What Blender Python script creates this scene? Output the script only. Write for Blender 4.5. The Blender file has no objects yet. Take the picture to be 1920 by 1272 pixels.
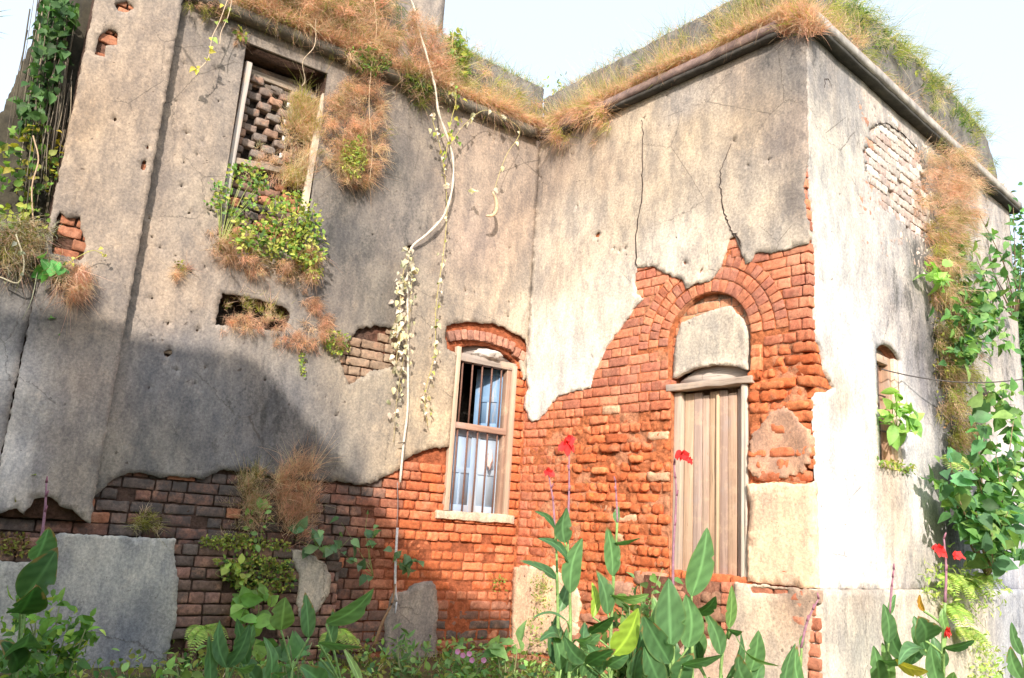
import bpy, math, random
import numpy as np
from mathutils import Vector, Matrix, noise
from mathutils.geometry import delaunay_2d_cdt

random.seed(7); rng = np.random.default_rng(7)
SC = bpy.context.scene; COL = SC.collection
H = 1.2                                   # eye height above the ground

# ------------------------------------------------------------------ camera
F_PX, PITCH, ROLL = 1526.6, 0.23205, -0.06465
AZ_A, AZ_B, AZ_C = 0.97108, -0.71383, 0.84199   # directions in which the three walls run
cX = np.array([1, 0, 0.]); cF = np.array([0, math.cos(PITCH), math.sin(PITCH)]); cU = np.array([0, -math.sin(PITCH), math.cos(PITCH)])
cR = cX*math.cos(ROLL) - cU*math.sin(ROLL); cUp = cX*math.sin(ROLL) + cU*math.cos(ROLL)
cam_d = bpy.data.cameras.new('camera'); cam = bpy.data.objects.new('camera', cam_d); COL.objects.link(cam)
cam_d.sensor_width = 36; cam_d.lens = F_PX/1920*36; cam_d.clip_start = .05; cam_d.clip_end = 2000
cam.matrix_world = Matrix(((cR[0], cUp[0], -cF[0], 0), (cR[1], cUp[1], -cF[1], 0), (cR[2], cUp[2], -cF[2], H), (0, 0, 0, 1)))
SC.camera = cam

# ------------------------------------------------------------------ light
SUN_AZ, SUN_EL = math.radians(181), math.radians(27)
SC.world = bpy.data.worlds.new('World'); SC.world.use_nodes = True
wt = SC.world.node_tree; sky = wt.nodes.new('ShaderNodeTexSky'); sky.sky_type = 'NISHITA'; sky.sun_disc = False
sky.sun_elevation = SUN_EL; sky.sun_rotation = SUN_AZ; sky.air_density = 1.0; sky.dust_density = 3.0; sky.ozone_density = 1.0
hz = wt.nodes.new('ShaderNodeVectorMath'); hz.operation = 'ADD'; hz.inputs[1].default_value = (4.7, 5.2, 5.6)   # bright morning haze over the blue
wt.links.new(sky.outputs[0], hz.inputs[0]); wt.links.new(hz.outputs[0], wt.nodes['Background'].inputs[0]); wt.nodes['Background'].inputs[1].default_value = .132
sd = bpy.data.lights.new('sun', 'SUN'); sd.energy = 5.0; sd.angle = math.radians(.6); sd.color = (1, .885, .77)
so = bpy.data.objects.new('sun', sd); COL.objects.link(so)
SDIR = Vector((math.sin(SUN_AZ)*math.cos(SUN_EL), math.cos(SUN_AZ)*math.cos(SUN_EL), math.sin(SUN_EL)))
so.rotation_euler = SDIR.to_track_quat('Z', 'Y').to_euler()
vs = SC.view_settings; vs.view_transform = 'Standard'; vs.look = 'None'; vs.exposure = 0.29; vs.gamma = 1

# ------------------------------------------------------------------ places on the walls
def ray(x, y): return cF + cR*(x-960)/F_PX - cUp*(y-636)/F_PX
def hdir(a): return np.array([math.sin(a), math.cos(a), 0.])
UPV = np.array([0, 0, 1.])
_r = ray(1532, 1105); KP = _r*6.6/math.hypot(_r[0], _r[1])
class Frame:                               # u runs right along the wall, z is height from the eye, d is out of the wall
    def __init__(s, O, U): s.O = np.array([O[0], O[1], 0.]); s.U = U; s.N = np.cross(U, UPV)
    def W(s, u, z, d=0.): p = s.O + s.U*u + s.N*d; return (p[0], p[1], z+H)
    def px(s, x, y, d=0.):
        r = ray(x, y); P0 = s.O + s.N*d; t = (P0@s.N)/(r@s.N); p = r*t; return ((p-s.O)@s.U, p[2])
    def arr(s, u, z, d): 
        u = np.asarray(u); return s.O + np.outer(u, s.U) + np.outer(d, s.N) + np.outer(np.asarray(z)+H, UPV)
def hitP(x, y, P0, n): r = ray(x, y); return r*((P0@n)/(r@n))
dA, dB, dC = hdir(AZ_A), -hdir(AZ_B), hdir(AZ_C)
FB = Frame(KP, dB); FC = Frame(KP, dC)
JP = hitP(1012, 267, FB.O, FB.N); FA = Frame(JP, dA); JU = (JP-FB.O)@dB          # inner corner at u=JU on B
def at(x, y, dist):                        # a point at a horizontal distance from the eye
    r = ray(x, y); p = r*dist/math.hypot(r[0], r[1]); return Vector((p[0], p[1], p[2]+H))

# ------------------------------------------------------------------ objects
def tag(o, label=None, cat=None, group=None, kind=None):
    if label: o['label'] = label
    if cat: o['category'] = cat
    if group: o['group'] = group
    if kind: o['kind'] = kind
    return o
def empty(name, loc, label=None, cat=None, group=None):
    o = bpy.data.objects.new(name, None); o.location = loc; o.empty_display_size = .1; COL.objects.link(o); return tag(o, label, cat, group)
def world_loc(o):
    p = Vector(o.location)
    while o.parent is not None: o = o.parent; p = p + Vector(o.location)
    return p
def mk(name, V, Fc, mat, parent=None, col=None, smooth=False, origin=None):
    V = np.asarray(V, dtype=np.float64).reshape(-1, 3)
    if parent is not None: loc = (world_loc(parent) if origin is None else Vector(origin))
    else: loc = Vector(origin) if origin is not None else Vector((0, 0, 0))
    me = bpy.data.meshes.new(name)
    V = V - np.array(loc)
    me.vertices.add(len(V)); me.vertices.foreach_set('co', V.astype(np.float32).ravel())
    if isinstance(Fc, np.ndarray):
        k = Fc.shape[1]; n = Fc.shape[0]; tot = np.full(n, k, dtype=np.int32); idx = Fc.ravel().astype(np.int32)
    else:
        tot = np.array([len(f) for f in Fc], dtype=np.int32); idx = np.array([i for f in Fc for i in f], dtype=np.int32)
    start = np.concatenate([[0], np.cumsum(tot)[:-1]]).astype(np.int32)
    me.loops.add(len(idx)); me.loops.foreach_set('vertex_index', idx)
    me.polygons.add(len(tot)); me.polygons.foreach_set('loop_start', start); me.polygons.foreach_set('loop_total', tot)
    if smooth: me.polygons.foreach_set('use_smooth', np.ones(len(tot), dtype=bool))
    me.update(calc_edges=True)
    if col is not None:
        col = np.asarray(col, dtype=np.float32)
        if col.ndim == 1: col = np.tile(col, (len(V), 1))
        if col.shape[1] == 3: col = np.hstack([col, np.zeros((len(col), 1), dtype=np.float32)])
        a = me.attributes.new('tint', 'FLOAT_COLOR', 'POINT'); a.data.foreach_set('color', col.ravel())
    me.materials.append(mat)
    o = bpy.data.objects.new(name, me); COL.objects.link(o)
    if parent is not None:
        o.parent = parent; o.location = loc - world_loc(parent)
    else: o.location = loc
    return o
class MB:                                  # collects simple solids for ONE mesh
    def __init__(s): s.v = []; s.f = []; s.c = []
    def add(s, v, f, c=(1, 1, 1, 0)):
        n = len(s.v); s.v += [tuple(p) for p in v]; s.f += [tuple(i+n for i in q) for q in f]
        c = tuple(c)+(0,)*(4-len(c)); s.c += [c]*len(v)
    def slab(s, fr, u0, u1, z0, z1, d0, d1, c=(1, 1, 1, 0), jit=0, n=1):
        # box along a wall, cut in n lengths, corners slightly irregular
        vs_ = []; fs = []
        for i in range(n+1):
            u = u0+(u1-u0)*i/n
            for (z, d) in ((z0, d0), (z0, d1), (z1, d1), (z1, d0)):
                j = (random.uniform(-jit, jit), random.uniform(-jit, jit))
                vs_.append(fr.W(u, z+j[0], d+j[1]))
        for i in range(n):
            a = i*4
            for k in range(4): fs.append((a+k, a+(k+1) % 4, a+4+(k+1) % 4, a+4+k))
        fs.append((3, 2, 1, 0)); a = n*4; fs.append((a, a+1, a+2, a+3)); s.add(vs_, fs, c)
    def quadbox(s, fr, pts, d0, d1, c=(1, 1, 1, 0)):   # prism over a polygon given in (u,z)
        n = len(pts); v = [fr.W(u, z, d0) for u, z in pts]+[fr.W(u, z, d1) for u, z in pts]
        f = [tuple(range(n))[::-1], tuple(range(n, 2*n))]+[(i, (i+1) % n, n+(i+1) % n, n+i) for i in range(n)]; s.add(v, f, c)
    def tube(s, pts, rad, k=6, c=(1, 1, 1, 0), cap=True):
        pts = [Vector(p) for p in pts]; n = len(pts); vs_ = []; fs = []
        if not hasattr(rad, '__len__'): rad = [rad]*n
        up = Vector((.13, .31, .94))
        for i, p in enumerate(pts):
            t = (pts[min(i+1, n-1)]-pts[max(i-1, 0)]).normalized()
            a = t.cross(up); 
            if a.length < .1: a = t.cross(Vector((1, 0, 0)))
            a.normalize(); b = t.cross(a)
            for j in range(k):
                w = 2*math.pi*j/k; vs_.append(p+(a*math.cos(w)+b*math.sin(w))*rad[i])
        for i in range(n-1):
            for j in range(k): fs.append((i*k+j, i*k+(j+1) % k, (i+1)*k+(j+1) % k, (i+1)*k+j))
        if cap: fs.append(tuple(range(k))[::-1]); fs.append(tuple((n-1)*k+j for j in range(k)))
        s.add(vs_, fs, c)
    def build(s, name, mat, parent=None, smooth=False, origin=None, bevel=0):
        o = mk(name, s.v, s.f, mat, parent, s.c, smooth, origin)
        if bevel:
            m = o.modifiers.new('bevel', 'BEVEL'); m.width = bevel; m.segments = 2; m.limit_method = 'ANGLE'
        return o
def smoothpath(P, n=6):                    # Catmull-Rom through points
    P = [Vector(p) for p in P]; Q = [P[0]*2-P[1]]+P+[P[-1]*2-P[-2]]; out = []
    for i in range(1, len(Q)-2):
        for k in range(n):
            t = k/n; a, b, c, d = Q[i-1:i+3]
            out.append(.5*((2*b)+(c-a)*t+(2*a-5*b+4*c-d)*t*t+(3*b-a-3*c+d)*t**3))
    out.append(P[-1]); return out

# ------------------------------------------------------------------ materials
def new_mat(name):
    m = bpy.data.materials.new(name); m.use_nodes = True; t = m.node_tree
    return m, t, t.nodes, t.links, t.nodes['Principled BSDF']
def nd(N, kind, **kw):
    n = N.new(kind)
    for k, v in kw.items(): setattr(n, k, v)
    return n
class G:                                   # short node-graph writer
    def __init__(s, name):
        s.m, s.t, s.N, s.L, s.B = new_mat(name)
        s.pos = s.N.new('ShaderNodeTexCoord').outputs['Object']; s.geo = s.N.new('ShaderNodeNewGeometry').outputs['Position']
        a = s.N.new('ShaderNodeAttribute'); a.attribute_name = 'tint'; s.tint = a.outputs['Color']; s.alpha = a.outputs['Alpha']
        s.B.inputs['Specular IOR Level'].default_value = .25
    def link(s, a, b): s.L.new(a, b)
    def mapped(s, scale, rot=(0, 0, 0)):
        n = s.N.new('ShaderNodeMapping'); n.inputs['Scale'].default_value = scale; n.inputs['Rotation'].default_value = rot; s.L.new(s.geo, n.inputs[0]); return n.outputs[0]
    def noise(s, scale, detail=6, rough=.6, vec=None, dist=0):
        n = s.N.new('ShaderNodeTexNoise'); n.inputs['Scale'].default_value = scale; n.inputs['Detail'].default_value = detail
        n.inputs['Roughness'].default_value = rough; n.inputs['Distortion'].default_value = dist; s.L.new(vec if vec is not None else s.geo, n.inputs['Vector']); return n.outputs[0]
    def voro(s, scale, feature='F1', vec=None, out=0):
        n = s.N.new('ShaderNodeTexVoronoi'); n.feature = feature; n.inputs['Scale'].default_value = scale; s.L.new(vec if vec is not None else s.geo, n.inputs['Vector']); return n.outputs[out]
    def ramp(s, v, a, b, lo=0., hi=1.):
        n = s.N.new('ShaderNodeMapRange'); n.interpolation_type = 'SMOOTHSTEP'; n.inputs[1].default_value = a; n.inputs[2].default_value = b
        n.inputs[3].default_value = lo; n.inputs[4].default_value = hi; s.L.new(v, n.inputs[0]); return n.outputs[0]
    def math(s, op, a, b=None, clamp=False):
        n = s.N.new('ShaderNodeMath'); n.operation = op; n.use_clamp = clamp
        for i, x in enumerate((a, b)):
            if x is None: continue
            if isinstance(x, (int, float)): n.inputs[i].default_value = x
            else: s.L.new(x, n.inputs[i])
        return n.outputs[0]
    def mix(s, fac, a, b, mode='MIX'):
        n = s.N.new('ShaderNodeMix'); n.data_type = 'RGBA'; n.blend_type = mode
        for i, x in ((0, fac), (6, a), (7, b)):
            if isinstance(x, (int, float)): n.inputs[i].default_value = x
            elif isinstance(x, tuple): n.inputs[i].default_value = (*x, 1)
            else: s.L.new(x, n.inputs[i])
        return n.outputs[2]
    def bump(s, h, strength=.5, dist=.01, prev=None):
        n = s.N.new('ShaderNodeBump'); n.inputs['Strength'].default_value = strength; n.inputs['Distance'].default_value = dist
        s.L.new(h, n.inputs['Height'])
        if prev is not None: s.L.new(prev, n.inputs['Normal'])
        return n.outputs[0]
    def done(s, col, normal=None, rough=.9):
        if isinstance(col, tuple): s.B.inputs['Base Color'].default_value = (*col, 1)
        else: s.L.new(col, s.B.inputs['Base Color'])
        if normal is not None: s.L.new(normal, s.B.inputs['Normal'])
        if isinstance(rough, (int, float)): s.B.inputs['Roughness'].default_value = rough
        else: s.L.new(rough, s.B.inputs['Roughness'])
        return s.m

def mat_plaster():
    g = G('old_plaster')
    st = g.mapped((1, 1, .45)); st2 = g.mapped((1, 1, .09)); sw = g.mix(.10, g.geo, g.noise(6, 5, .7)); 
    big = g.noise(1.6, 5, .6, st); mid = g.noise(6, 8, .72, st); fine = g.noise(48, 7, .75); strk = g.noise(8, 7, .7, st2)
    c = g.mix(g.ramp(big, .35, .7, 0, .30), g.tint, g.mix(1., g.tint, (1.22, 1.07, .92), 'MULTIPLY'), 'MIX')
    c = g.mix(1., c, g.mix(g.ramp(mid, .34, .66), (.70, .73, .80), (1.20, 1.20, 1.20)), 'MULTIPLY')
    # sharp edged patches where a coat of limewash has come away
    p1 = g.ramp(g.noise(2.6, 10, .78, st), .50, .53, 0, .30); c = g.mix(p1, c, g.mix(1., c, (.72, .73, .77), 'MULTIPLY'))
    p2 = g.ramp(g.noise(4.3, 10, .8, sw), .57, .60, 0, .42); c = g.mix(p2, c, g.mix(1., c, (1.35, 1.27, 1.17), 'MULTIPLY'))
    # run-off streaks
    c = g.mix(g.math('MULTIPLY', g.ramp(strk, .5, .7, 0, .42), g.ramp(g.noise(.8, 3), .42, .6)), c, g.mix(1., c, (.60, .58, .57), 'MULTIPLY'))
    # black algae, also part of wall A's painted shade, where alpha asks for it
    al = g.math('ADD', g.alpha, g.math('MULTIPLY', g.math('SUBTRACT', g.noise(3.4, 10, .78, st), .5), 2.6))
    al = g.math('ADD', al, g.math('MULTIPLY', g.math('SUBTRACT', g.noise(34, 5, .75), .5), .9))
    c = g.mix(g.ramp(al, .30, .80, 0, .82), c, (.066, .068, .068))
    c = g.mix(1., c, g.mix(g.ramp(fine, .32, .70), (.70, .70, .71), (1.22, 1.2, 1.18)), 'MULTIPLY')
    # pits and fly specks
    sp = g.ramp(g.voro(24, 'F1', g.mix(.05, g.geo, g.noise(30, 4, .7))), .06, .15, 1, 0); spots = g.math('MULTIPLY', sp, g.ramp(g.noise(7, 4), .54, .60))
    sp2 = g.ramp(g.voro(7, 'F1', sw), .04, .10, 1, 0); spots = g.math('MAXIMUM', spots, g.math('MULTIPLY', sp2, g.ramp(g.noise(3.1, 3), .5, .56)))
    c = g.mix(g.math('MULTIPLY', spots, .62), c, (.075, .055, .045))
    cr = g.ramp(g.voro(1.3, 'DISTANCE_TO_EDGE', g.mix(.14, g.geo, g.noise(3, 8, .75))), .0, .006, 1, 0)
    cm = g.math('MULTIPLY', cr, g.ramp(g.noise(.9, 2), .50, .56)); c = g.mix(g.math('MULTIPLY', cm, .7), c, (.08, .07, .06))
    n = g.bump(g.noise(9, 8, .7), .45, .02); n = g.bump(fine, .6, .006, n); n = g.bump(g.math('SUBTRACT', 0, spots), .6, .012, n); n = g.bump(g.math('SUBTRACT', 0, p1), .4, .004, n)
    return g.done(c, n, .93)
def mat_brick():
    g = G('old_brick')
    c = g.mix(1., g.tint, g.mix(g.ramp(g.noise(30, 8, .75), .32, .68), (.68, .67, .67), (1.24, 1.23, 1.2)), 'MULTIPLY')
    c = g.mix(g.ramp(g.noise(5, 9, .75), .52, .64, 0, .36), c, (.66, .36, .23))           # brick dust and lime
    c = g.mix(g.ramp(g.noise(11, 9, .8), .60, .68, 0, .30), c, (.72, .54, .40))
    al = g.math('ADD', g.alpha, g.math('MULTIPLY', g.math('SUBTRACT', g.noise(8, 9, .78), .5), 2.2))
    c = g.mix(g.ramp(al, .4, .9, 0, .85), c, (.075, .070, .070))
    c = g.mix(g.ramp(g.noise(70, 4, .7), .60, .72, 0, .6), c, (.09, .05, .04))
    n = g.bump(g.noise(22, 10, .8), .8, .010); n = g.bump(g.noise(120, 4, .7), .6, .004, n)
    return g.done(c, n, .95)
def mat_mortar():
    g = G('mud_mortar')
    c = g.mix(1., g.tint, g.mix(g.ramp(g.noise(18, 6, .7), .3, .7), (.5, .5, .5), (1.2, 1.2, 1.2)), 'MULTIPLY')
    al = g.math('ADD', g.alpha, g.math('MULTIPLY', g.math('SUBTRACT', g.noise(8, 8, .75), .5), 1.9))
    c = g.mix(g.ramp(al, .4, .95, 0, .85), c, (.06, .055, .05))
    return g.done(c, g.bump(g.noise(30, 8, .7), 1, .03), .98)
def mat_concrete():
    g = G('weathered_concrete')
    c = g.mix(1., g.tint, g.mix(g.ramp(g.noise(7, 7, .7), .3, .7), (.6, .6, .62), (1.3, 1.28, 1.22)), 'MULTIPLY')
    al = g.math('ADD', g.alpha, g.math('MULTIPLY', g.math('SUBTRACT', g.noise(5, 8, .72, g.mapped((1, 1, .35))), .5), 2.2))
    c = g.mix(g.ramp(al, .4, .9, 0, .88), c, (.045, .045, .042))
    return g.done(c, g.bump(g.noise(30, 7, .7), .6, .012), .95)
def mat_wood(name='weathered_wood', vertical=True):
    g = G(name)
    sc = (34, 34, 1.1) if vertical else (2.2, 2.2, 45)
    gr = g.noise(1, 9, .7, g.mapped(sc), .4); lo = g.noise(4, 6, .7)
    c = g.mix(1., g.tint, g.mix(g.ramp(gr, .32, .68), (.74, .72, .71), (1.14, 1.13, 1.12)), 'MULTIPLY')
    c = g.mix(g.ramp(lo, .50, .66, 0, .5), c, (.66, .48, .34))
    c = g.mix(g.ramp(g.noise(3.1, 5), .55, .68, 0, .4), c, (.40, .36, .36))
    hol = g.ramp(g.noise(1, 6, .65, g.mapped((15, 15, 3))), .655, .70, 0, .9); c = g.mix(hol, c, (.30, .13, .06))
    cra = g.ramp(g.noise(1, 4, .6, g.mapped((60, 60, .9) if vertical else (1.4, 1.4, 80))), .66, .70, 0, .8); c = g.mix(cra, c, (.07, .05, .045))
    n = g.bump(gr, .6, .006); n = g.bump(hol, .6, -.01, n); n = g.bump(cra, .7, -.006, n)
    return g.done(c, n, .85)
def mat_paint(name='faded_paint'):
    g = G(name)
    c = g.mix(g.ramp(g.noise(1, 7, .7, g.mapped((9, 9, 1.5))), .55, .62, 0, .6), g.tint, (.45, .42, .40))
    return g.done(c, g.bump(g.noise(30, 4), .2, .004), .6)
def mat_leaf(name, trans=.35, rough=.55, var=.25, scale=9, tc=(1.3, 1.45, .6)):
    g = G(name)
    c = g.mix(1., g.tint, g.mix(g.ramp(g.noise(scale, 3), .3, .7), (1-var,)*3, (1+var,)*3), 'MULTIPLY')
    g.done(c, None, rough); g.B.inputs['Specular IOR Level'].default_value = .3
    tr = g.N.new('ShaderNodeBsdfTranslucent'); g.L.new(g.mix(1., c, tc, 'MULTIPLY'), tr.inputs[0])
    ms = g.N.new('ShaderNodeMixShader'); ms.inputs[0].default_value = trans; g.L.new(g.B.outputs[0], ms.inputs[1]); g.L.new(tr.outputs[0], ms.inputs[2])
    g.L.new(ms.outputs[0], g.N['Material Output'].inputs[0]); return g.m
def mat_plain(name, rough=.6, bump=.2, scale=40, metal=0):
    g = G(name); c = g.mix(1., g.tint, g.mix(g.ramp(g.noise(scale, 5, .7), .3, .7), (.7, .7, .7), (1.15, 1.15, 1.15)), 'MULTIPLY')
    g.B.inputs['Metallic'].default_value = metal
    return g.done(c, g.bump(g.noise(scale, 5), bump, .004), rough)
def mat_ground():
    g = G('bare_soil'); n1 = g.noise(2, 8, .7); c = g.mix(g.ramp(n1, .4, .6), (.11, .075, .045), (.19, .14, .08))
    c = g.mix(g.ramp(g.noise(6, 6), .45, .6, 0, .7), c, (.07, .11, .03)); return g.done(c, g.bump(g.noise(14, 8, .7), 1, .05), 1)
PL, BR, MO, CO = mat_plaster(), mat_brick(), mat_mortar(), mat_concrete()
WD, WH = mat_wood(), mat_wood('weathered_beam', False)
PT, MT, GR = mat_paint(), mat_plain('rusty_iron', .7, .3, 60), mat_ground()
LF, GRS, CAN = mat_leaf('leaf'), mat_leaf('grass_blade', .5, .8, .15, 9, (1.2, 1.12, .95)), mat_leaf('canna_leaf', .32, .38, .10, 8)
WIL = mat_leaf('withered_leaf', .18, .8, .25, 9, (1.1, 1.05, .9))
STEM, PLS = mat_plain('stem', .8, .4), mat_plain('white_plastic', .5, .1)
# ------------------------------------------------------------------ polygons, sheets and bricks
def inpoly(P, poly):
    x, y = P[:, 0], P[:, 1]; r = np.zeros(len(P), bool); q = np.asarray(poly); n = len(q)
    for i in range(n):
        x0, y0 = q[i]; x1, y1 = q[(i+1) % n]
        if y0 == y1: continue
        c = ((y0 > y) != (y1 > y)) & (x < (x1-x0)*(y-y0)/(y1-y0)+x0); r ^= c
    return r
def rough(poly, step=.016, amp=.006, seed=0):
    step = min(step, .016) if amp > 0 else step; out = []; n = len(poly)
    for i in range(n):
        a = np.array(poly[i]); b = np.array(poly[(i+1) % n]); L = np.linalg.norm(b-a); k = max(1, int(L/step)); t = (b-a)/max(L, 1e-6); nn = np.array([-t[1], t[0]])
        for j in range(k):
            p = a+(b-a)*j/k; w = noise.noise(Vector((p[0]*14, p[1]*14, seed)))*amp*2+noise.noise(Vector((p[0]*45, p[1]*45, seed+5)))*amp*1.6+noise.noise(Vector((p[0]*110, p[1]*110, seed+8)))*amp*.7; out.append(tuple(p+nn*w))
    return out
def blob(u, z, ru, rz, n=9, seed=0, rot=0):
    r = random.Random(seed); P = []
    for i in range(n):
        w = 2*math.pi*i/n; k = r.uniform(.7, 1.25); a, b = ru*k*math.cos(w), rz*k*math.sin(w)
        P.append((u+a*math.cos(rot)-b*math.sin(rot), z+a*math.sin(rot)+b*math.cos(rot)))
    return P
def pxs(fr, pts, d=0): return [fr.px(x, y, d) for x, y in pts]
class Field:                               # broad colours of a surface (linear albedo + algae and darkening amount)
    def __init__(s, fr, samples, d=0, r=.55):
        s.P = np.array([fr.px(x, y, d) for (x, y, *_r) in samples]); s.C = np.array([(*c, a) for (_x, _y, c, a) in samples]); s.r = r
    def __call__(s, u, z):
        Q = np.stack([np.asarray(u), np.asarray(z)], 1); D = ((Q[:, None, :]-s.P[None])**2).sum(2)
        w = 1/(D+.02)**1.6; w /= w.sum(1, keepdims=True); return w@s.C
def sheet(name, fr, keep, holes, mat, parent, field, step=.06, thick=.03, d=0., amp=.004, dfn=None):
    """A thin slab on a wall: the union of the keep polygons less the hole polygons (u,z)."""
    pts = []; edges = []
    for P in list(keep)+list(holes):
        n0 = len(pts); n = len(P); pts += [Vector(p) for p in P]; edges += [(n0+i, n0+(i+1) % n) for i in range(n)]
    A = np.array([p for P in keep for p in P]); lo, hi = A.min(0), A.max(0)
    gu = np.arange(lo[0]+step/2, hi[0], step); gz = np.arange(lo[1]+step/2, hi[1], step)
    GU, GZ = np.meshgrid(gu, gz); GU = GU+rng.uniform(-.2, .2, GU.shape)*step; GZ = GZ+rng.uniform(-.2, .2, GZ.shape)*step
    Q = np.stack([GU.ravel(), GZ.ravel()], 1)
    def inside(Q):
        k = np.zeros(len(Q), bool)
        for P in keep: k |= inpoly(Q, P)
        for P in holes: k &= ~inpoly(Q, P)
        return k
    Q = Q[inside(Q)]
    if len(Q):                             # keep clear of the outline
        E_ = np.array([p for P in list(keep)+list(holes) for p in P]); ok = np.ones(len(Q), bool)
        for i in range(0, len(Q), 500): ok[i:i+500] = (((Q[i:i+500, None]-E_[None])**2).sum(2).min(1) > (step*.3)**2)
        Q = Q[ok]
    pts += [Vector(q) for q in Q]
    V, Ed, T, *_x = delaunay_2d_cdt(pts, edges, [], 0, 1e-5)
    V = np.array([tuple(v) for v in V]); T = np.array([t for t in T if len(t) == 3])
    cen = V[T].mean(1); T = T[inside(cen)]
    used = np.unique(T); mp = -np.ones(len(V), int); mp[used] = np.arange(len(used)); V = V[used]; T = mp[T]
    a, b, c = V[T[:, 0]], V[T[:, 1]], V[T[:, 2]]
    flip = ((b[:, 0]-a[:, 0])*(c[:, 1]-a[:, 1])-(b[:, 1]-a[:, 1])*(c[:, 0]-a[:, 0])) < 0
    T[flip] = T[flip][:, ::-1]
    dd = np.array([d+amp*(noise.noise(Vector((u*1.7, z*1.7, 3)))*1.6+noise.noise(Vector((u*6, z*6, 9)))*.7) for u, z in V])
    if dfn is not None: dd = dd+dfn(V[:, 0], V[:, 1])
    ec = {}
    for t in T.tolist():
        for i in range(3):
            e = (t[i], t[(i+1) % 3]); ec[e] = 1
    bd = [e for e in ec if (e[1], e[0]) not in ec]
    n = len(V); bi = {}; back = []
    for e in bd:
        for i in e:
            if i not in bi: bi[i] = n+len(back); back.append(i)
    VV = np.vstack([V, V[back]]); D = np.concatenate([dd, dd[back]-thick])
    faces = [tuple(t) for t in T.tolist()]+[(e[1], e[0], bi[e[0]], bi[e[1]]) for e in bd]
    C = field(VV[:, 0], VV[:, 1]) if callable(field) else field
    o = mk(name, fr.arr(VV[:, 0], VV[:, 1], D), faces, mat, parent, C)
    return o

NU, NZ = 9, 6                              # one brick: a rounded slab, front facing out
def _tmpl():
    s = np.array([-1, -.93, -.62, -.3, 0, .3, .62, .93, 1]); t = np.array([-1, -.82, -.3, .3, .82, 1]); S, T = np.meshgrid(s, t)
    return S.ravel(), T.ravel()
_S, _T = _tmpl()
_Q = np.array([(j*NU+i, j*NU+i+1, (j+1)*NU+i+1, (j+1)*NU+i) for j in range(NZ-1) for i in range(NU-1)])
_rim = [i for i in range(NU)]+[j*NU+NU-1 for j in range(1, NZ)]+[(NZ-1)*NU+i for i in range(NU-2, -1, -1)]+[j*NU for j in range(NZ-2, 0, -1)]
class Bricks:
    def __init__(s, fr): s.fr = fr; s.V = []; s.F = []; s.C = []; s.n = 0
    def brick(s, u, z, hw, hh, d, rnd=.008, rot=0., col=(.4, .15, .08, 0), rgh=.003, deep=.10, tilt=0.):
        S, T = _S, _T; seed = random.random()*100
        su, sv = S, T
        au, av = su*hw, sv*hh
        eu = np.clip((np.abs(au)-(hw-rnd))/rnd, 0, 1); ev = np.clip((np.abs(av)-(hh-rnd))/rnd, 0, 1)
        e = np.sqrt(eu**2+ev**2); dd = d-.75*rnd*(1-np.sqrt(np.clip(1-np.minimum(e, 1)**2, 0, 1)))
        shrink = np.clip(e-1, 0, .42)*rnd*.9
        au = au-np.sign(au)*shrink; av = av-np.sign(av)*shrink
        ns = [noise.noise(Vector((a*22+seed, b*22, seed))) for a, b in zip(au, av)]; n2 = [noise.noise(Vector((a*60, b*60+seed, seed))) for a, b in zip(au, av)]
        dd = dd+np.array(ns)*rgh*2.2+np.array(n2)*rgh+tilt*sv*hh
        au = au+np.array(n2)*rgh*.8; av = av+np.array(ns)*rgh*.9
        c, q = math.cos(rot), math.sin(rot)
        chip = np.array([noise.noise(Vector((a*9+seed, b*14, seed+9))) for a, b in zip(S, T)]); au = au*(1-.05*np.abs(chip)); av = av*(1-.16*np.clip(chip, 0, 1)*(np.abs(T) > .9)); U = u+au*c-av*q; Z = z+au*q+av*c; U0, Z0, D0 = U[_rim], Z[_rim], np.full(len(_rim), d-deep)
        P = s.fr.arr(np.concatenate([U, U[_rim], U0]), np.concatenate([Z, Z[_rim], Z0]), np.concatenate([dd, dd[_rim], D0]))
        m = len(_rim); n = s.n; s.V.append(P)
        s.F.append(_Q+n); k = np.arange(m); a_ = NU*NZ
        s.F.append(np.stack([a_+k, a_+m+k, a_+m+(k+1) % m, a_+(k+1) % m], 1)+n)
        s.C.append(np.tile(np.array(col), (len(P), 1))); s.n += len(P)
    def build(s, name, parent, mat=None):
        return mk(name, np.vstack(s.V), np.vstack(s.F), mat or BR, parent, np.vstack(s.C), True)
def vary(c, k=.18, seed=None):
    f = 1+random.uniform(-k, k); h = random.uniform(-k, k)*.35
    return [max(0, c[0]*f), max(0, c[1]*f*(1+h)), max(0, c[2]*f*(1+h*1.3)), c[3]]
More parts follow.
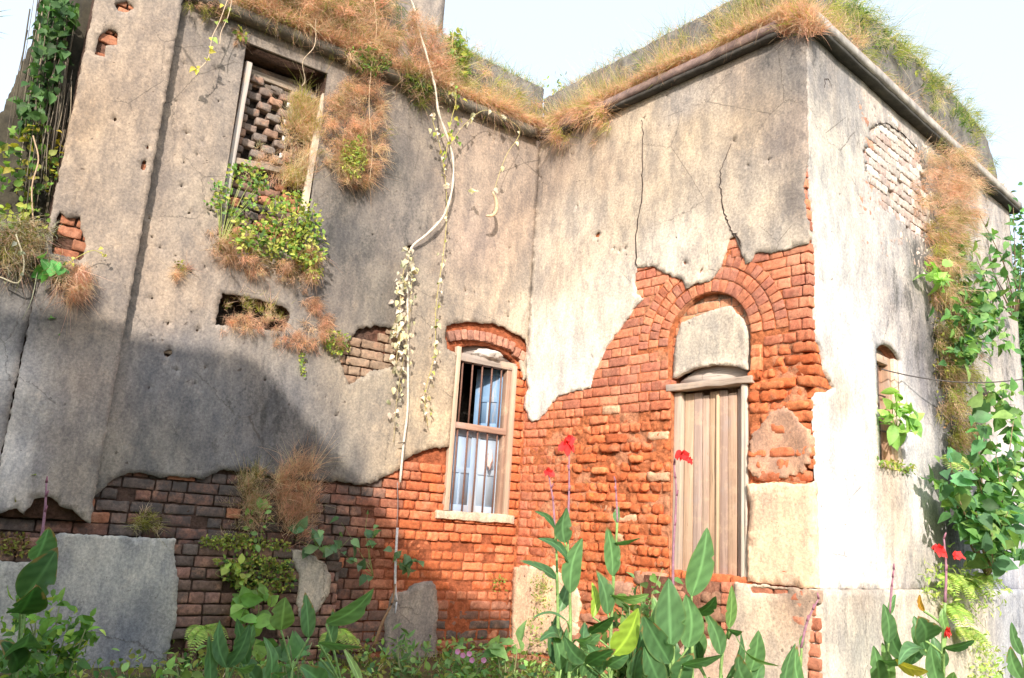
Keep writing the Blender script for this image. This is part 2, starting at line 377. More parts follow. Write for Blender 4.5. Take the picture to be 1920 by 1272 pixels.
def lay(B, z0, z1, span, colf, df, rndf, rghf, missf, course=.092, joint=.010, skipf=None, full=.25, seed=1):
    """Courses of bricks; span(z) gives the free (u0,u1) stretches of that course."""
    r = random.Random(seed); k = 0; z = z0
    while z < z1:
        zc = z+course/2; off = 0 if k % 2 else full/4
        for (a, b) in span(zc):
            u = a-off if not (k % 2) else a; u = a-(r.random()*.02+off)
            while u < b:
                L = (full/2 if (k % 2) else full)*(1 if r.random() > .18 else (.5 if not (k % 2) else 1.9))
                u0, u1 = max(u, a), min(u+L, b); u += L
                if u1-u0 < .035: continue
                uc = (u0+u1)/2
                if skipf is not None and skipf(uc, zc): continue
                if r.random() < missf(uc, zc): continue
                rnd = min(rndf(uc, zc), course*.42); rg = rghf(uc, zc)
                jj = joint*(1+r.uniform(-.3, .6))
                wob = .006*noise.noise(Vector((uc*2, zc*5, 1)))
                B.brick(uc, zc+wob+r.uniform(-.002, .002), (u1-u0-jj)/2, (course-jj)/2, df(uc, zc)+r.uniform(-1, 1)*.4*rnd, rnd, r.uniform(-.015, .015), vary(colf(uc, zc)), rg, .09, r.uniform(-.1, .1)*rnd/.02)
        z += course; k += 1
def cut(ivs, a, b):
    out = []
    for (x, y) in ivs:
        if b <= x or a >= y: out.append((x, y)); continue
        if a > x: out.append((x, a))
        if b < y: out.append((b, y))
    return out
# ------------------------------------------------------------------ ground
def gz(x, y): return .05*noise.noise(Vector((x*.5, y*.5, 0)))+.02*noise.noise(Vector((x*3, y*3, 4)))
gv = []; gf = []; xs = list(np.arange(-9, 9.01, .3)); ys = list(np.arange(-3, 12.01, .3))
xs = [-600, -60, -20]+xs+[20, 60, 600]; ys = [-600, -60, -12]+ys+[25, 80, 600]
for y in ys:
    for x in xs: gv.append((x, y, gz(x, y)))
nx = len(xs)
for j in range(len(ys)-1):
    for i in range(nx-1): gf.append((j*nx+i, j*nx+i+1, (j+1)*nx+i+1, (j+1)*nx+i))
tag(mk('ground', gv, gf, GR, smooth=True), kind='structure')

# ------------------------------------------------------------------ the ruined house
house = empty('ruined_house', (KP[0], KP[1], 0), 'crumbling plastered brick house with grass growing along its roof edge', 'house')
GRY, TAN = (.30, .255, .215), (.42, .36, .29)
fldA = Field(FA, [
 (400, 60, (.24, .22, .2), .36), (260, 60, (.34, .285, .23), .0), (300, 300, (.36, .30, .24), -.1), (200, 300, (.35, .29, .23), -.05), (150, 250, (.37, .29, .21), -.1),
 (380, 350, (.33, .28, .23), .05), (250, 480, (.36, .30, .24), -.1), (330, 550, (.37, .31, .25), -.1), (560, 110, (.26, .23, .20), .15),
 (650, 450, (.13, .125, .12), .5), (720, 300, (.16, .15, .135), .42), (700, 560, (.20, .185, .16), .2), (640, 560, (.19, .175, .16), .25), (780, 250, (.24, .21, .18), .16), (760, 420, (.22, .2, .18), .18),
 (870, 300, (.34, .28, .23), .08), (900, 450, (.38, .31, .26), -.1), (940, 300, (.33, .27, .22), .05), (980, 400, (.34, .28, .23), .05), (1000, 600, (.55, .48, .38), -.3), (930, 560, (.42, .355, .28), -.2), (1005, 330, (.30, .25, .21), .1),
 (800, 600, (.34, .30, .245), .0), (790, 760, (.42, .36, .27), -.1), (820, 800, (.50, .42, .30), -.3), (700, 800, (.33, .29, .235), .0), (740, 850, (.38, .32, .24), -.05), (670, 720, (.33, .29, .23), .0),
 (500, 640, (.25, .235, .215), .15), (300, 700, (.22, .225, .235), .25), (400, 760, (.22, .225, .23), .32), (520, 760, (.16, .16, .165), .45), (590, 820, (.15, .15, .15), .5), (450, 850, (.19, .195, .205), .4), (300, 850, (.23, .225, .21), .3), (210, 880, (.27, .25, .215), .2), (640, 870, (.2, .19, .17), .3),  # algae, with the neighbour's cast shade darkened into the colour too
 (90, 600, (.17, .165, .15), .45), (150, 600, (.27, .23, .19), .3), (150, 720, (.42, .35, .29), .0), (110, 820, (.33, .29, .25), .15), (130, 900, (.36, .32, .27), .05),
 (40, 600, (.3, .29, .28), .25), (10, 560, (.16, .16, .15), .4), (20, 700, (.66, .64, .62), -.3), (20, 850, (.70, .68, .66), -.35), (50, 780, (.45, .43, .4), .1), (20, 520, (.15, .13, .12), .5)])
fldB = Field(FB, [
 (1040, 320, (.34, .28, .23), .1), (1060, 500, (.55, .47, .38), -.25), (1130, 320, (.40, .33, .26), .02), (1200, 240, (.50, .42, .32), -.1), (1180, 400, (.50, .43, .34), -.15), (1290, 190, (.36, .33, .30), .08), (1300, 240, (.50, .41, .30), -.1),
 (1380, 130, (.40, .34, .28), .05), (1450, 110, (.20, .185, .17), .3), (1495, 130, (.19, .18, .17), .34), (1480, 250, (.28, .24, .21), .18), (1490, 380, (.30, .26, .22), .1), (1400, 230, (.46, .37, .27), -.1), (1350, 330, (.42, .36, .29), -.05),
 (1260, 350, (.48, .41, .32), -.1), (1420, 390, (.52, .45, .36), -.2), (1300, 460, (.60, .53, .44), -.3), (1250, 470, (.66, .60, .51), -.3), (1100, 420, (.52, .46, .38), -.15), (1120, 560, (.68, .61, .52), -.35), (1040, 640, (.74, .70, .62), -.4), (1070, 700, (.78, .74, .66), -.4), (1010, 760, (.8, .77, .7), -.4), (1450, 440, (.52, .46, .38), -.15), (1330, 500, (.6, .54, .45), -.3)])
fldC = Field(FC, [
 (1540, 120, (.38, .37, .36), .2), (1600, 200, (.50, .49, .47), .12), (1560, 300, (.62, .60, .54), .05), (1560, 450, (.70, .69, .64), -.05), (1600, 600, (.74, .73, .70), -.12), (1590, 820, (.80, .80, .77), -.25), (1600, 1000, (.9, .9, .88), -.6),
 (1660, 230, (.62, .60, .57), .08), (1640, 420, (.62, .60, .57), .08), (1700, 240, (.55, .53, .5), .15), (1720, 320, (.45, .43, .38), .25), (1690, 500, (.52, .5, .48), .2), (1720, 560, (.44, .42, .42), .3), (1740, 650, (.22, .22, .24), .5), (1760, 750, (.20, .21, .24), .55), (1735, 720, (.28, .28, .31), .45), (1770, 850, (.22, .23, .25), .5), (1720, 480, (.36, .35, .34), .4), (1690, 600, (.5, .47, .45), .25),
 (1630, 720, (.78, .76, .72), -.1), (1740, 830, (.55, .54, .55), .1), (1715, 800, (.8, .78, .76), -.1), (1670, 930, (.56, .47, .38), .1), (1680, 1000, (.66, .58, .47), .0), (1730, 950, (.86, .85, .84), -.3), (1750, 860, (.5, .5, .52), .2), (1780, 950, (.2, .2, .22), .5), (1715, 1070, (.5, .47, .45), .25), (1640, 1090, (.8, .76, .7), -.2),
 (1585, 765, (.62, .54, .44), -.1), (1850, 480, (.60, .57, .54), .1), (1860, 600, (.56, .54, .51), .15), (1850, 780, (.55, .5, .43), .15), (1880, 850, (.75, .74, .74), -.1), (1880, 1000, (.62, .66, .74), .05), (1870, 1070, (.42, .44, .50), .3)])
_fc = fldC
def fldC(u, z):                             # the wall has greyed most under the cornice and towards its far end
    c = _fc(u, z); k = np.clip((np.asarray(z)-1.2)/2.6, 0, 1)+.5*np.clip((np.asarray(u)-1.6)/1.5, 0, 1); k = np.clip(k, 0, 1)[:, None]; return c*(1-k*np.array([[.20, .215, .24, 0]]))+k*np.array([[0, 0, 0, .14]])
fldPl = Field(FC, [(1560, 1130, (.62, .56, .47), .1), (1600, 1200, (.55, .53, .45), .18), (1680, 1180, (.66, .60, .50), .05), (1800, 1200, (.64, .58, .48), .05), (1900, 1200, (.45, .47, .5), .2), (1600, 1112, (.4, .35, .3), .3), (1560, 1260, (.62, .58, .5), .15)])
fldPB = Field(FB, [(1420, 1150, (.72, .58, .42), -.2), (1500, 1130, (.42, .30, .22), .15), (1450, 1250, (.62, .52, .42), .0), (1350, 1200, (.62, .44, .33), -.05), (1400, 1110, (.72, .6, .46), -.2)])
TX, CR = (.70, .56, .38), (.80, .70, .54)

# ---- openings
WA = dict(u0=-.875, u1=-.115, z0=.165, z1=1.80)
def segarc(u0, u1, z, rise, n=10): return [(u0+(u1-u0)*i/n, z+rise*(1-(2*i/n-1)**2)) for i in range(n+1)]
winA = [(WA['u0'], WA['z0'])]+[(WA['u1'], WA['z0'])]+segarc(WA['u0'], WA['u1'], WA['z1'], .10)[::-1]
upA = [(-3.40, 2.36), (-2.60, 2.36), (-2.60, 4.26), (-3.40, 4.26)]
nichA = [(-3.30, 1.57), (-2.69, 1.62), (-2.66, 1.80), (-2.72, 1.845), (-2.95, 1.865), (-3.28, 1.86)]
DU0, DU1, DZ0, DZ1 = -1.37, -.585, -.27, 1.42
UC, ZC, RR = -.985, 1.745, .425
doorB = [(DU0, DZ0), (DU1, DZ0), (DU1, DZ1), (DU0, DZ1)]
tymp = [(UC-RR, DZ1-.02), (UC+RR, DZ1-.02)]+[(UC+RR*math.cos(w), ZC+RR*math.sin(w)) for w in np.linspace(0, math.pi, 26)]
WC = dict(u0=1.15, u1=1.66, z0=.78, z1=1.76)
winC = [(WC['u0'], WC['z0']), (WC['u1'], WC['z0'])]+segarc(WC['u0'], WC['u1'], WC['z1'], .09)[::-1]
lower = [(-6.6, -1.4), (.02, -1.4), (.02, 4.45), (-4.66, 4.45), (-4.66, 1.70), (-6.6, 1.72)]

# ---- wall with both windows (A)
def mort(base, al): return lambda u, z: np.tile(np.array([*base, al]), (len(u), 1))
def mcolA(u, z):
    w = np.clip((u+1.9)/.7, 0, 1)[:, None]; return (1-w)*np.array([[.11, .07, .055, .25]])+w*np.array([[.42, .13, .06, -.3]])
wallA = sheet('wall', FA, [rough(lower, .1, .0)], [rough(winA, .03, .004), upA, nichA], MO, house, mcolA, .07, .30, -.052, .010)
tag(wallA, 'grey stained wall with a barred window and a broken upper window')
edgeA = pxs(FA, [(177, 930), (200, 911), (220, 895), (243, 885), (267, 887), (283, 890), (297, 896), (317, 893), (360, 895), (383, 898), (400, 888), (413, 881), (447, 884), (480, 885), (510, 895), (567, 900), (600, 903), (640, 903), (670, 910), (700, 906), (722, 893), (745, 884), (755, 868), (775, 853), (803, 842), (838, 838)])
arcA = pxs(FA, [(838, 655), (834, 630), (837, 611), (857, 606), (880, 604), (907, 606), (930, 607), (947, 614), (962, 624), (977, 629), (987, 637), (991, 652), (988, 664), (975, 677)])
plA = [(-4.02, edgeA[0][1]-.12)]+edgeA+[(WA['u0']-.005, FA.px(838, 838)[1]), (WA['u0']-.005, 1.74)]+arcA+[(-.02, 1.60), (.012, 1.64), (.012, 4.43), (-4.02, 4.43)]
ex_mid = pxs(FA, [(653, 640), (662, 628), (670, 619), (683, 615), (713, 611), (735, 615), (752, 640), (748, 680), (738, 690), (703, 697), (673, 711), (653, 722), (645, 700), (640, 680), (640, 660)])
PITS = [(345, 120), (405, 130), (455, 150), (330, 190), (300, 230), (410, 190), (350, 250), (245, 265), (380, 265), (370, 290), (345, 305), (430, 300), (340, 350), (395, 395), (355, 400), (285, 445), (300, 465), (280, 410), (330, 480), (358, 510), (385, 500), (285, 560), (315, 607), (360, 586), (370, 620), (235, 575), (285, 630), (330, 695), (365, 720), (280, 728), (497, 713), (385, 690), (700, 440), (818, 558), (873, 546), (890, 549), (905, 215), (867, 220), (955, 465), (953, 594), (955, 567), (630, 780), (610, 745), (730, 270), (928, 262)]
pitA = [blob(*FA.px(x, y), random.uniform(.004, .018), random.uniform(.003, .012), 7, i, random.uniform(0, 3)) for i, (x, y) in enumerate(PITS)]
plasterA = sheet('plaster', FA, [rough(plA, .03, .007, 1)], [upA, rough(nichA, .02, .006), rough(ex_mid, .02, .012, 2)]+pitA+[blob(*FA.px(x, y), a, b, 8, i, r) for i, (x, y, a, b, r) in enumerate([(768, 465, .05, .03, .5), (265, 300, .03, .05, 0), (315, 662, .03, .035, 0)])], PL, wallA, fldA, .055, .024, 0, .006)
# leaning pier that stands proud of the wall, and the lower wall left of it
pier = sheet('pier', FA, [rough([(-4.66, 1.2), (-4.655, 1.2), (-4.655, -.12), (-4.5, -.06), (-4.45, -.10), (-4.4, .02), (-4.3, .04), (-4.22, -.03), (-4.14, -.05), (-4.07, -.1), (-4.01, -.14), (-4.01, 7.5), (-4.66, 7.5)], .05, .005, 3)],
             [rough(pxs(FA, q, .12), .02, .005, 4) for q in ([(190, 62), (205, 50), (222, 60), (222, 82), (200, 84), (198, 104), (178, 100), (182, 78)], [(214, 4), (240, -2), (253, 12), (240, 20), (222, 18)], [(112, 392), (128, 408), (152, 405), (152, 425), (162, 445), (160, 478), (150, 487), (98, 473), (100, 440), (106, 415)])]
             +[blob(*FA.px(217, 223, .12), .012, .016, 7, 5), blob(*FA.px(270, 308, .12), .022, .05, 8, 6), blob(*FA.px(278, 275, .12), .012, .022, 7, 7)], PL, house, fldA, .06, .09, .10, .004)
tag(pier, 'grey pier standing proud of the wall')
pb = MB(); pb.slab(FA, -4.648, -4.02, -.12, 7.5, -.03, .045, (.2, .11, .08, .1)); pb.build('pier_core', MO, pier)
for (x, y) in ((200, 75), (235, 8), (130, 440), (270, 300)):
    u, z = FA.px(x, y, .1); B = Bricks(FA)
    lay(B, z-.2, z+.2, lambda zc: [(max(u-.25, -4.6), min(u+.25, -4.03))], lambda a, b: (.34, .145, .085, .12), lambda a, b: .07, lambda a, b: .008, lambda a, b: .004, lambda a, b: .08)
    B.build('brickwork', pier)
pl2 = pxs(FA, [(0, 941), (20, 930), (50, 926), (60, 915), (66, 912), (75, 925)])
plL = [(-6.6, -.05), (-5.6, -.1), (-5.2, -.02)]+pl2+[(-4.66, -.02), (-4.66, 1.72), (-4.9, 1.71), (-6.6, 1.73)]
sheet('plaster', FA, [rough(plL, .03, .006, 8)], [blob(*FA.px(78, 880), .06, .035, 9, 3)], PL, wallA, fldA, .06, .03, .02, .008)
# brickwork of A
def spanA(z):
    iv = [(-6.4, .05)]
    if z > -.25+.04: iv = [(-6.4, -4.66), (-3.99, .05)] if z > .12 else iv
    if WA['z0']-.02 < z < WA['z1']: iv = cut(iv, WA['u0'], WA['u1'])
    if WA['z1'] <= z < 2.05:
        iv = cut(iv, -1.02, .06)
    if z > .02+.04: iv = cut(iv, -3.5, -2.3) if z < .12 and False else iv
    return iv
def needA(u, z):                            # skip bricks well behind plaster
    if -3.36 < u < -2.6 and 1.5 < z < 1.93: return True
    if z > .35 and u < -1.75: return not (abs(z-1.45) < .38 and u < -1.4)
    if z > .62 and u < -.9: return not (1.05 < z < 1.9 and u < -1.4 and u > -2.3)
    if z > 2.02: return True
    return False
def colA(u, z):
    # left: dark weathered red-brown with algae; towards the window: raw orange
    w = min(1, max(0, (u+1.75)/.6+(.12 if z < .2 else 0)+noise.noise(Vector((u*2, z*2, 7)))*.5))
    if z < -.55: w *= max(0, 1-(-.55-z)/.35)*.9
    a = (.24, .13, .10); b = random.choice([(.58, .17, .07), (.62, .21, .10), (.52, .15, .06)]); r = random.random()
    if r < .10: a = (.46, .20, .12)
    elif r < .6: a = (.17, .13, .115)
    if 1.0 < z < 2 and u < -1.2: return (.30, .22, .16, .30)
    al = .56-.85*w-(.5 if r < .10 else 0)
    if z > -.25 and -3.6 < u < -2.3: al += .16
    return (a[0]*(1-w)+b[0]*w, a[1]*(1-w)+b[1]*w, a[2]*(1-w)+b[2]*w, al)
def dAf(u, z):
    w = min(1, max(0, (u+1.75)/.6))
    if z > .5: return -.022
    e = noise.noise(Vector((u*1.3, z*2, 5)))+random.uniform(-.6, .6)
    return -.020-.010*(1-w)+.012*e-(.02 if (z < -.1 and w > .3) else 0)
B = Bricks(FA)
lay(B, -1.33, 2.02, spanA, colA, dAf, lambda u, z: .006 if u < -1.4 else .010+.004*random.random(), lambda u, z: .006, lambda u, z: .03 if u < -1.6 else .015, skipf=needA, seed=11)
# flat arch of bricks on edge over the window
nA_ = 13
for i in range(nA_):
    t = (i+.5)/nA_; u = -1.0+(.985)*t; z = 1.90+.095*(1-(2*t-1)**2)-.02*t; rot = -(2*t-1)*.42
    if t > .86: z -= .03
    B.brick(u, z, .033, .052, .004+random.uniform(-.006, .006), .006, rot, vary(random.choice([(.42, .21, .15, .15), (.50, .27, .2, .0), (.34, .18, .14, .2)])), .006, .12)
B.build('brickwork', wallA)
# plinth of A
plinthA = sheet('plinth', FA, [rough([(-6.6, -1.4), (-1.95, -1.4), (-1.9, -1.0), (-2.0, -.6), (-1.94, -.255), (-6.6, -.255)], .05, .012, 4)], [], MO, house, mort((.10, .065, .05), .3), .09, .14, .035, .01)
tag(plinthA, 'dark mossy brick plinth with patches of grey plaster')
B = Bricks(FA)
lay(B, -1.36, -.26, lambda z: [(-6.5, -1.93+.05*noise.noise(Vector((z*9, 0, 0))))], lambda u, z: (*random.choice([(.24, .145, .115), (.19, .125, .10), (.28, .17, .14), (.15, .115, .10)]), .42+.14*noise.noise(Vector((u, z*2, 0)))), lambda u, z: .062+.008*noise.noise(Vector((u*2, z*3, 2))), lambda u, z: .009, lambda u, z: .006, lambda u, z: .03, seed=5)
B.build('brickwork', plinthA)
fldP = Field(FA, [(60, 1150, (.42, .43, .40), .1), (200, 1050, (.47, .47, .43), -.05), (280, 1080, (.50, .50, .45), -.1), (150, 1180, (.38, .38, .37), .12), (250, 1200, (.22, .24, .27), .3), (200, 1250, (.24, .25, .27), .28), (310, 1150, (.42, .42, .38), .1), (590, 1090, (.50, .46, .38), .0), (770, 1150, (.36, .33, .29), .1), (780, 1220, (.30, .27, .25), .2)], .07)
P1 = pxs(FA, [(-60, 1045), (0, 1053), (57, 1055), (85, 1030), (100, 1005), (113, 1000), (220, 1006), (330, 1011), (326, 1028), (330, 1061), (334, 1088), (332, 1121), (331, 1165), (321, 1198), (311, 1241), (302, 1266), (100, 1272), (-60, 1290)], .08)
P2 = pxs(FA, [(548, 1031), (573, 1032), (566, 1046), (583, 1041), (610, 1058), (621, 1081), (617, 1115), (600, 1141), (585, 1160), (569, 1181), (557, 1131), (562, 1081), (550, 1055)], .08)
P3 = pxs(FA, [(727, 1158), (740, 1115), (767, 1108), (783, 1095), (813, 1089), (820, 1101), (822, 1148), (819, 1181), (822, 1245), (728, 1252)], .03)
for P_ in (rough(P1, .03, .006, 1), rough(P2, .02, .006, 2)): sheet('plaster', FA, [P_], [], PL, plinthA, fldP, .05, .03, .082, .006)
sheet('plaster', FA, [rough(P3, .02, .006, 3)], [], PL, wallA, fldP, .05, .05, .02, .006)
# ---- the wall with the door (B)
def noise_a(u, z, k): return np.array([noise.noise(Vector((a*k, b*k, 2))) for a, b in zip(u, z)])
def ero(u, z):
    # how eaten away the bricks are: worst low down by the door's left side
    e = np.clip((1.35-z)/.5, 0, 1)*np.clip((u-JU)/.9+.15, 0, 1)
    if u > -.6: e = np.clip((1.72-z)/.25, 0, 1)*.9
    return float(np.clip(e+.35*noise.noise(Vector((u*1.5, z*1.5, 11))), 0, 1)) if z < 1.75 else 0.
wallB = sheet('wall', FB, [rough([(JU-.3, -1.4), (-.10, -1.4), (-.10, 4.45), (JU-.3, 4.45)], .1, 0)], [doorB, tymp], MO, house, lambda u, z: np.array([.60, .20, .085, -.35])+np.array([.08, .10, .08, 0])*(noise_a(u, z, 3)[:, None] > .1), .035, .3, -.026, .004, lambda u, z: -.020*np.array([ero(a, b)*(1+1.6*noise.noise(Vector((a*7, b*14, 6)))+1.*noise.noise(Vector((a*20, b*30, 6)))) for a, b in zip(u, z)]))
tag(wallB, 'stained wall with orange brick laid bare round a planked door')
tornB = pxs(FB, [(983, 744), (980, 764), (987, 771), (990, 786), (997, 791), (1010, 786), (1023, 771), (1033, 757), (1047, 742), (1073, 734), (1105, 728), (1110, 704), (1120, 687), (1133, 657), (1150, 631), (1173, 601), (1190, 577), (1205, 561), (1193, 551), (1188, 524), (1193, 502), (1207, 501), (1223, 499), (1237, 507), (1260, 519), (1280, 524), (1285, 541), (1300, 533), (1330, 527), (1343, 512), (1352, 497), (1360, 467), (1368, 448), (1376, 443), (1385, 461), (1392, 481), (1398, 496), (1407, 491), (1413, 477), (1427, 472), (1447, 476), (1467, 469), (1493, 464), (1515, 456), (1520, 440), (1510, 400), (1506, 350), (1512, 315)])
plB = tornB+[(0., tornB[-1][1]+.1), (0., 4.43), (JU-.012, 4.43), (JU-.012, 1.62), (JU+.04, 1.5)]
sheet('plaster', FB, [rough(plB, .03, .007, 21)], [blob(*FB.px(1120, 441), .045, .03, 9, 3, .4), blob(*FB.px(1283, 493), .02, .02, 7, 4), blob(*FB.px(1314, 508), .03, .012, 7, 5, .6)]+[blob(*FB.px(x, y), .008, .011, 7, x, .3) for x, y in [(1150, 465), (1160, 470), (1171, 466), (1082, 386), (1013, 333), (1207, 222), (1072, 290), (1250, 180), (1110, 670), (1230, 540), (1402, 310), (1376, 265), (1440, 300)]], PL, wallB, fldB, .05, .022, 0, .006)
lowB = pxs(FB, [(1400, 908), (1455, 905), (1500, 908), (1520, 907)])+[(0., FB.px(1528, 905)[1]+.01), (0., -.265), (DU1+.01, -.262), (DU1+.01, .02), (DU1+.035, .3)]
lump = pxs(FB, [(1437, 778), (1452, 770), (1470, 762), (1490, 775), (1495, 795), (1515, 805), (1520, 830), (1517, 862), (1502, 885), (1478, 893), (1440, 900), (1410, 893), (1402, 872), (1405, 840), (1408, 812), (1428, 800)])
leftlow = pxs(FB, [(962, 1066), (975, 1062), (1010, 1060), (1035, 1062), (1052, 1078), (1072, 1090), (1085, 1120), (1080, 1160), (1082, 1225), (957, 1225)])
sheet('plaster', FB, [rough(lowB, .03, .005, 22)], [], PL, wallB, lambda u, z: np.tile(np.array([.84, .60, .41, -.6]), (len(u), 1)), .06, .05, .007, .004)
sheet('plaster', FB, [rough(lump, .015, .014, 23)], [], PL, wallB, lambda u, z: np.tile(np.array([.60, .36, .24, -.5]), (len(u), 1)), .03, .05, .004, .026)
sheet('plaster', FB, [rough(leftlow, .02, .01, 24)], [], PL, wallB, lambda u, z: np.tile(np.array([.74, .54, .37, -.2]), (len(u), 1)), .05, .05, -.004, .01)
ty = [(UC-.40, 1.45)]+segarc(UC-.40, UC+.38, 1.44, .085, 14)+[(UC+.39, 1.62), (UC+.375, 1.80), (UC+.33, 1.90), (UC+.27, 1.95), (UC+.21, 2.03), (UC+.02, 2.02), (UC-.16, 1.985), (UC-.31, 1.955), (UC-.36, 1.84), (UC-.39, 1.66)]
sheet('plaster', FB, [rough(ty[1:], .02, .005, 25)], [], PL, wallB, lambda u, z: np.array([.54, .49, .41, -.15])+(np.clip((1.62-z)/.14, 0, 1)[:, None])*np.array([.2, .16, .12, 0]), .04, .045, -.055, .005)
infill = sheet('infill', FB, [[(UC-RR-.03, 1.36), (UC+RR+.03, 1.36), (UC+RR+.03, 2.22), (UC-RR-.03, 2.22)]], [], MO, wallB, mort((.62, .42, .28), -.5), .06, .1, -.118, .006) if False else None
B = Bricks(FB)
def spanB(z):
    iv = [(JU, -.010)]
    if DZ0 < z < DZ1+.02: iv = cut(iv, DU0-.0, DU1+.0)
    if DZ1+.02 <= z < ZC: iv = cut(iv, UC-RR-(.12 if z > 1.62 else 0), UC+RR+(.12 if z > 1.62 else 0))
    if ZC <= z < ZC+RR+.36:
        Ro = RR+.355; w = math.sqrt(max(0, Ro**2-(z-ZC)**2)); iv = cut(iv, UC-w, UC+w)
    return iv
def skipB(u, z): return z > 2.62 and not (u > -.3 and z < 3.4) or (z > 1.75 and u < -2.35)
def colB(u, z):
    e = ero(u, z); r = random.random()
    a = random.choice([(.60, .23, .13), (.54, .20, .12), (.62, .26, .16), (.46, .18, .12)]); b = random.choice([(.60, .17, .065), (.54, .145, .055), (.64, .20, .08)])
    if (-2.15 < u < -1.35 and .0 < z < 1.25 or z < -.35) and random.random() < .06+.6*noise.noise(Vector((u*3, z*3, 8))): b = a = (.70, .42, .27)
    c = [a[i]*(1-e)+b[i]*e for i in range(3)]
    al = -.4
    if z < -.35: k = min(1, (-.35-z)/.4); c = [c[i]*(1-k)+(.36, .17, .11)[i]*k for i in range(3)]; al = -.4+.65*k
    return (*c, al)
def dBf(u, z): e = ero(u, z); return -.015-.016*e+random.uniform(-.016, .014)*e+.04*e*noise.noise(Vector((u*5, z*9, 2)))
lay(B, -1.33, 3.45, spanB, colB, dBf, lambda u, z: .004+.014*ero(u, z)+.006*abs(noise.noise(Vector((u*8, z*20, 3)))), lambda u, z: .003+.010*ero(u, z), lambda u, z: .11*ero(u, z), skipf=skipB, seed=31, joint=.009)
for ring in range(3):
    R0 = RR+.006+ring*.117; nb = [19, 24, 29][ring]
    for i in range(nb):
        w = math.pi*(i+.5)/nb; Rm = R0+.055; hw = math.pi*Rm/nb/2-.003
        B.brick(UC+Rm*math.cos(w), ZC+Rm*math.sin(w), hw, .053, -.013+random.uniform(-.004, .004), .006, w-math.pi/2, vary(random.choice([(.62, .25, .14, -.4), (.52, .19, .11, -.35), (.46, .19, .13, -.3)])), .0025, .1)
# brick on end at the springing, right-hand side
B.brick(UC+RR+.055, 1.53, .05, .11, -.012, .008, -.06, (.72, .32, .16, -.5), .003, .1)
B.brick(UC-RR-.06, 1.53, .05, .09, -.03, .01, .03, (.60, .24, .13, -.5), .003, .1)
for (u, z, hw, d) in [(-.14, 1.1, .1, .004), (-.35, 1.28, .10, .006), (-2.2, .62, .09, .012), (-1.9, .3, .1, .014), (-2.6, .45, .08, .012), (-1.75, .72, .07, .014)]:
    B.brick(u, z, hw, .032, d, .018, 0, vary((.66, .22, .09, -.4)), .006, .12)
B.build('brickwork', wallB)
# wall behind the arched recess
B = Bricks(FB)
lay(B, 1.56, 2.2, lambda z: [(UC-math.sqrt(max(.0, RR**2-max(0, z-ZC)**2)), UC+math.sqrt(max(0., RR**2-max(0, z-ZC)**2)))], lambda u, z: (.66, .30, .17, -.4), lambda u, z: -.082, lambda u, z: .006, lambda u, z: .003, lambda u, z: 0, seed=3)
rec = B.build('arch_infill', house); tag(rec, 'plastered brick infill under the arch above the door')
mb = MB(); mb.quadbox(FB, [(UC-RR-.05, 1.53), (UC+RR+.05, 1.53), (UC+RR+.05, 2.23), (UC-RR-.05, 2.23)], -.30, -.092, (.70, .50, .34, -.5)); mb.build('mortar', MO, rec)
# ---- door
door = mk('door', [FB.W(DU0, DZ0, -.16), FB.W(DU1, DZ0, -.16), FB.W(DU1, DZ1-.02, -.16), FB.W(DU0, DZ1-.02, -.16), FB.W(DU0, DZ0, -.19), FB.W(DU1, DZ0, -.19), FB.W(DU1, DZ1-.02, -.19), FB.W(DU0, DZ1-.02, -.19)],
          [(0, 1, 2, 3), (7, 6, 5, 4), (0, 4, 5, 1), (1, 5, 6, 2), (2, 6, 7, 3), (3, 7, 4, 0)], WD, house, (.25, .15, .10, 0)); tag(door, 'weathered grey plank door')
edges_px = [1276, 1292, 1303, 1316, 1331, 1345, 1360, 1372, 1387]
cols = [(.54, .39, .28), (.46, .35, .30), (.52, .39, .31), (.58, .40, .27), (.42, .31, .26), (.52, .36, .26), (.48, .36, .30), (.6, .40, .24)]
us = [FB.px(x, 900, -.1)[0] for x in edges_px]
us = list(np.linspace(DU0+.085, DU1-.085, 7)); us = [us[0], us[0]+.10, us[0]+.19, us[0]+.26, us[0]+.36, us[0]+.45, us[0]+.54, DU1-.07]
for i in range(7):
    m = MB(); d = -.115+random.uniform(-.006, .006); zt = 1.30-(.03*(i in (2, 5)))
    m.slab(FB, us[i]+.003, us[i+1]-.003, DZ0+.01, zt, d-.03, d, cols[i]); m.build('plank', WD, door, bevel=.003)
m = MB(); m.slab(FB, us[4]-.012, us[4]+.012, DZ0+.02, 1.27, -.11, -.088, (.60, .46, .31)); m.build('plank', WD, door, bevel=.003)
m = MB(); m.slab(FB, DU0+.002, DU0+.082, DZ0, 1.31, -.14, -.065, (.48, .40, .33), .003); m.build('door_frame', WD, door, bevel=.005)
m = MB(); m.slab(FB, DU1-.078, DU1-.012, DZ0, 1.325, -.12, -.03, (.60, .54, .46), .010, 5); m.build('door_frame', WD, door, bevel=.006)
m = MB(); m.slab(FB, DU0-.05, DU1+.05, 1.322, 1.378, -.14, -.004, (.44, .36, .30), .006, 6); m.build('lintel', WH, door, bevel=.006)
m = MB(); m.quadbox(FB, [(DU0+.02, 1.386), (DU1-.02, 1.386)]+segarc(DU0+.02, DU1-.02, 1.42, .12)[::-1], -.19, -.13, (.56, .50, .45)); m.build('board', WH, door)
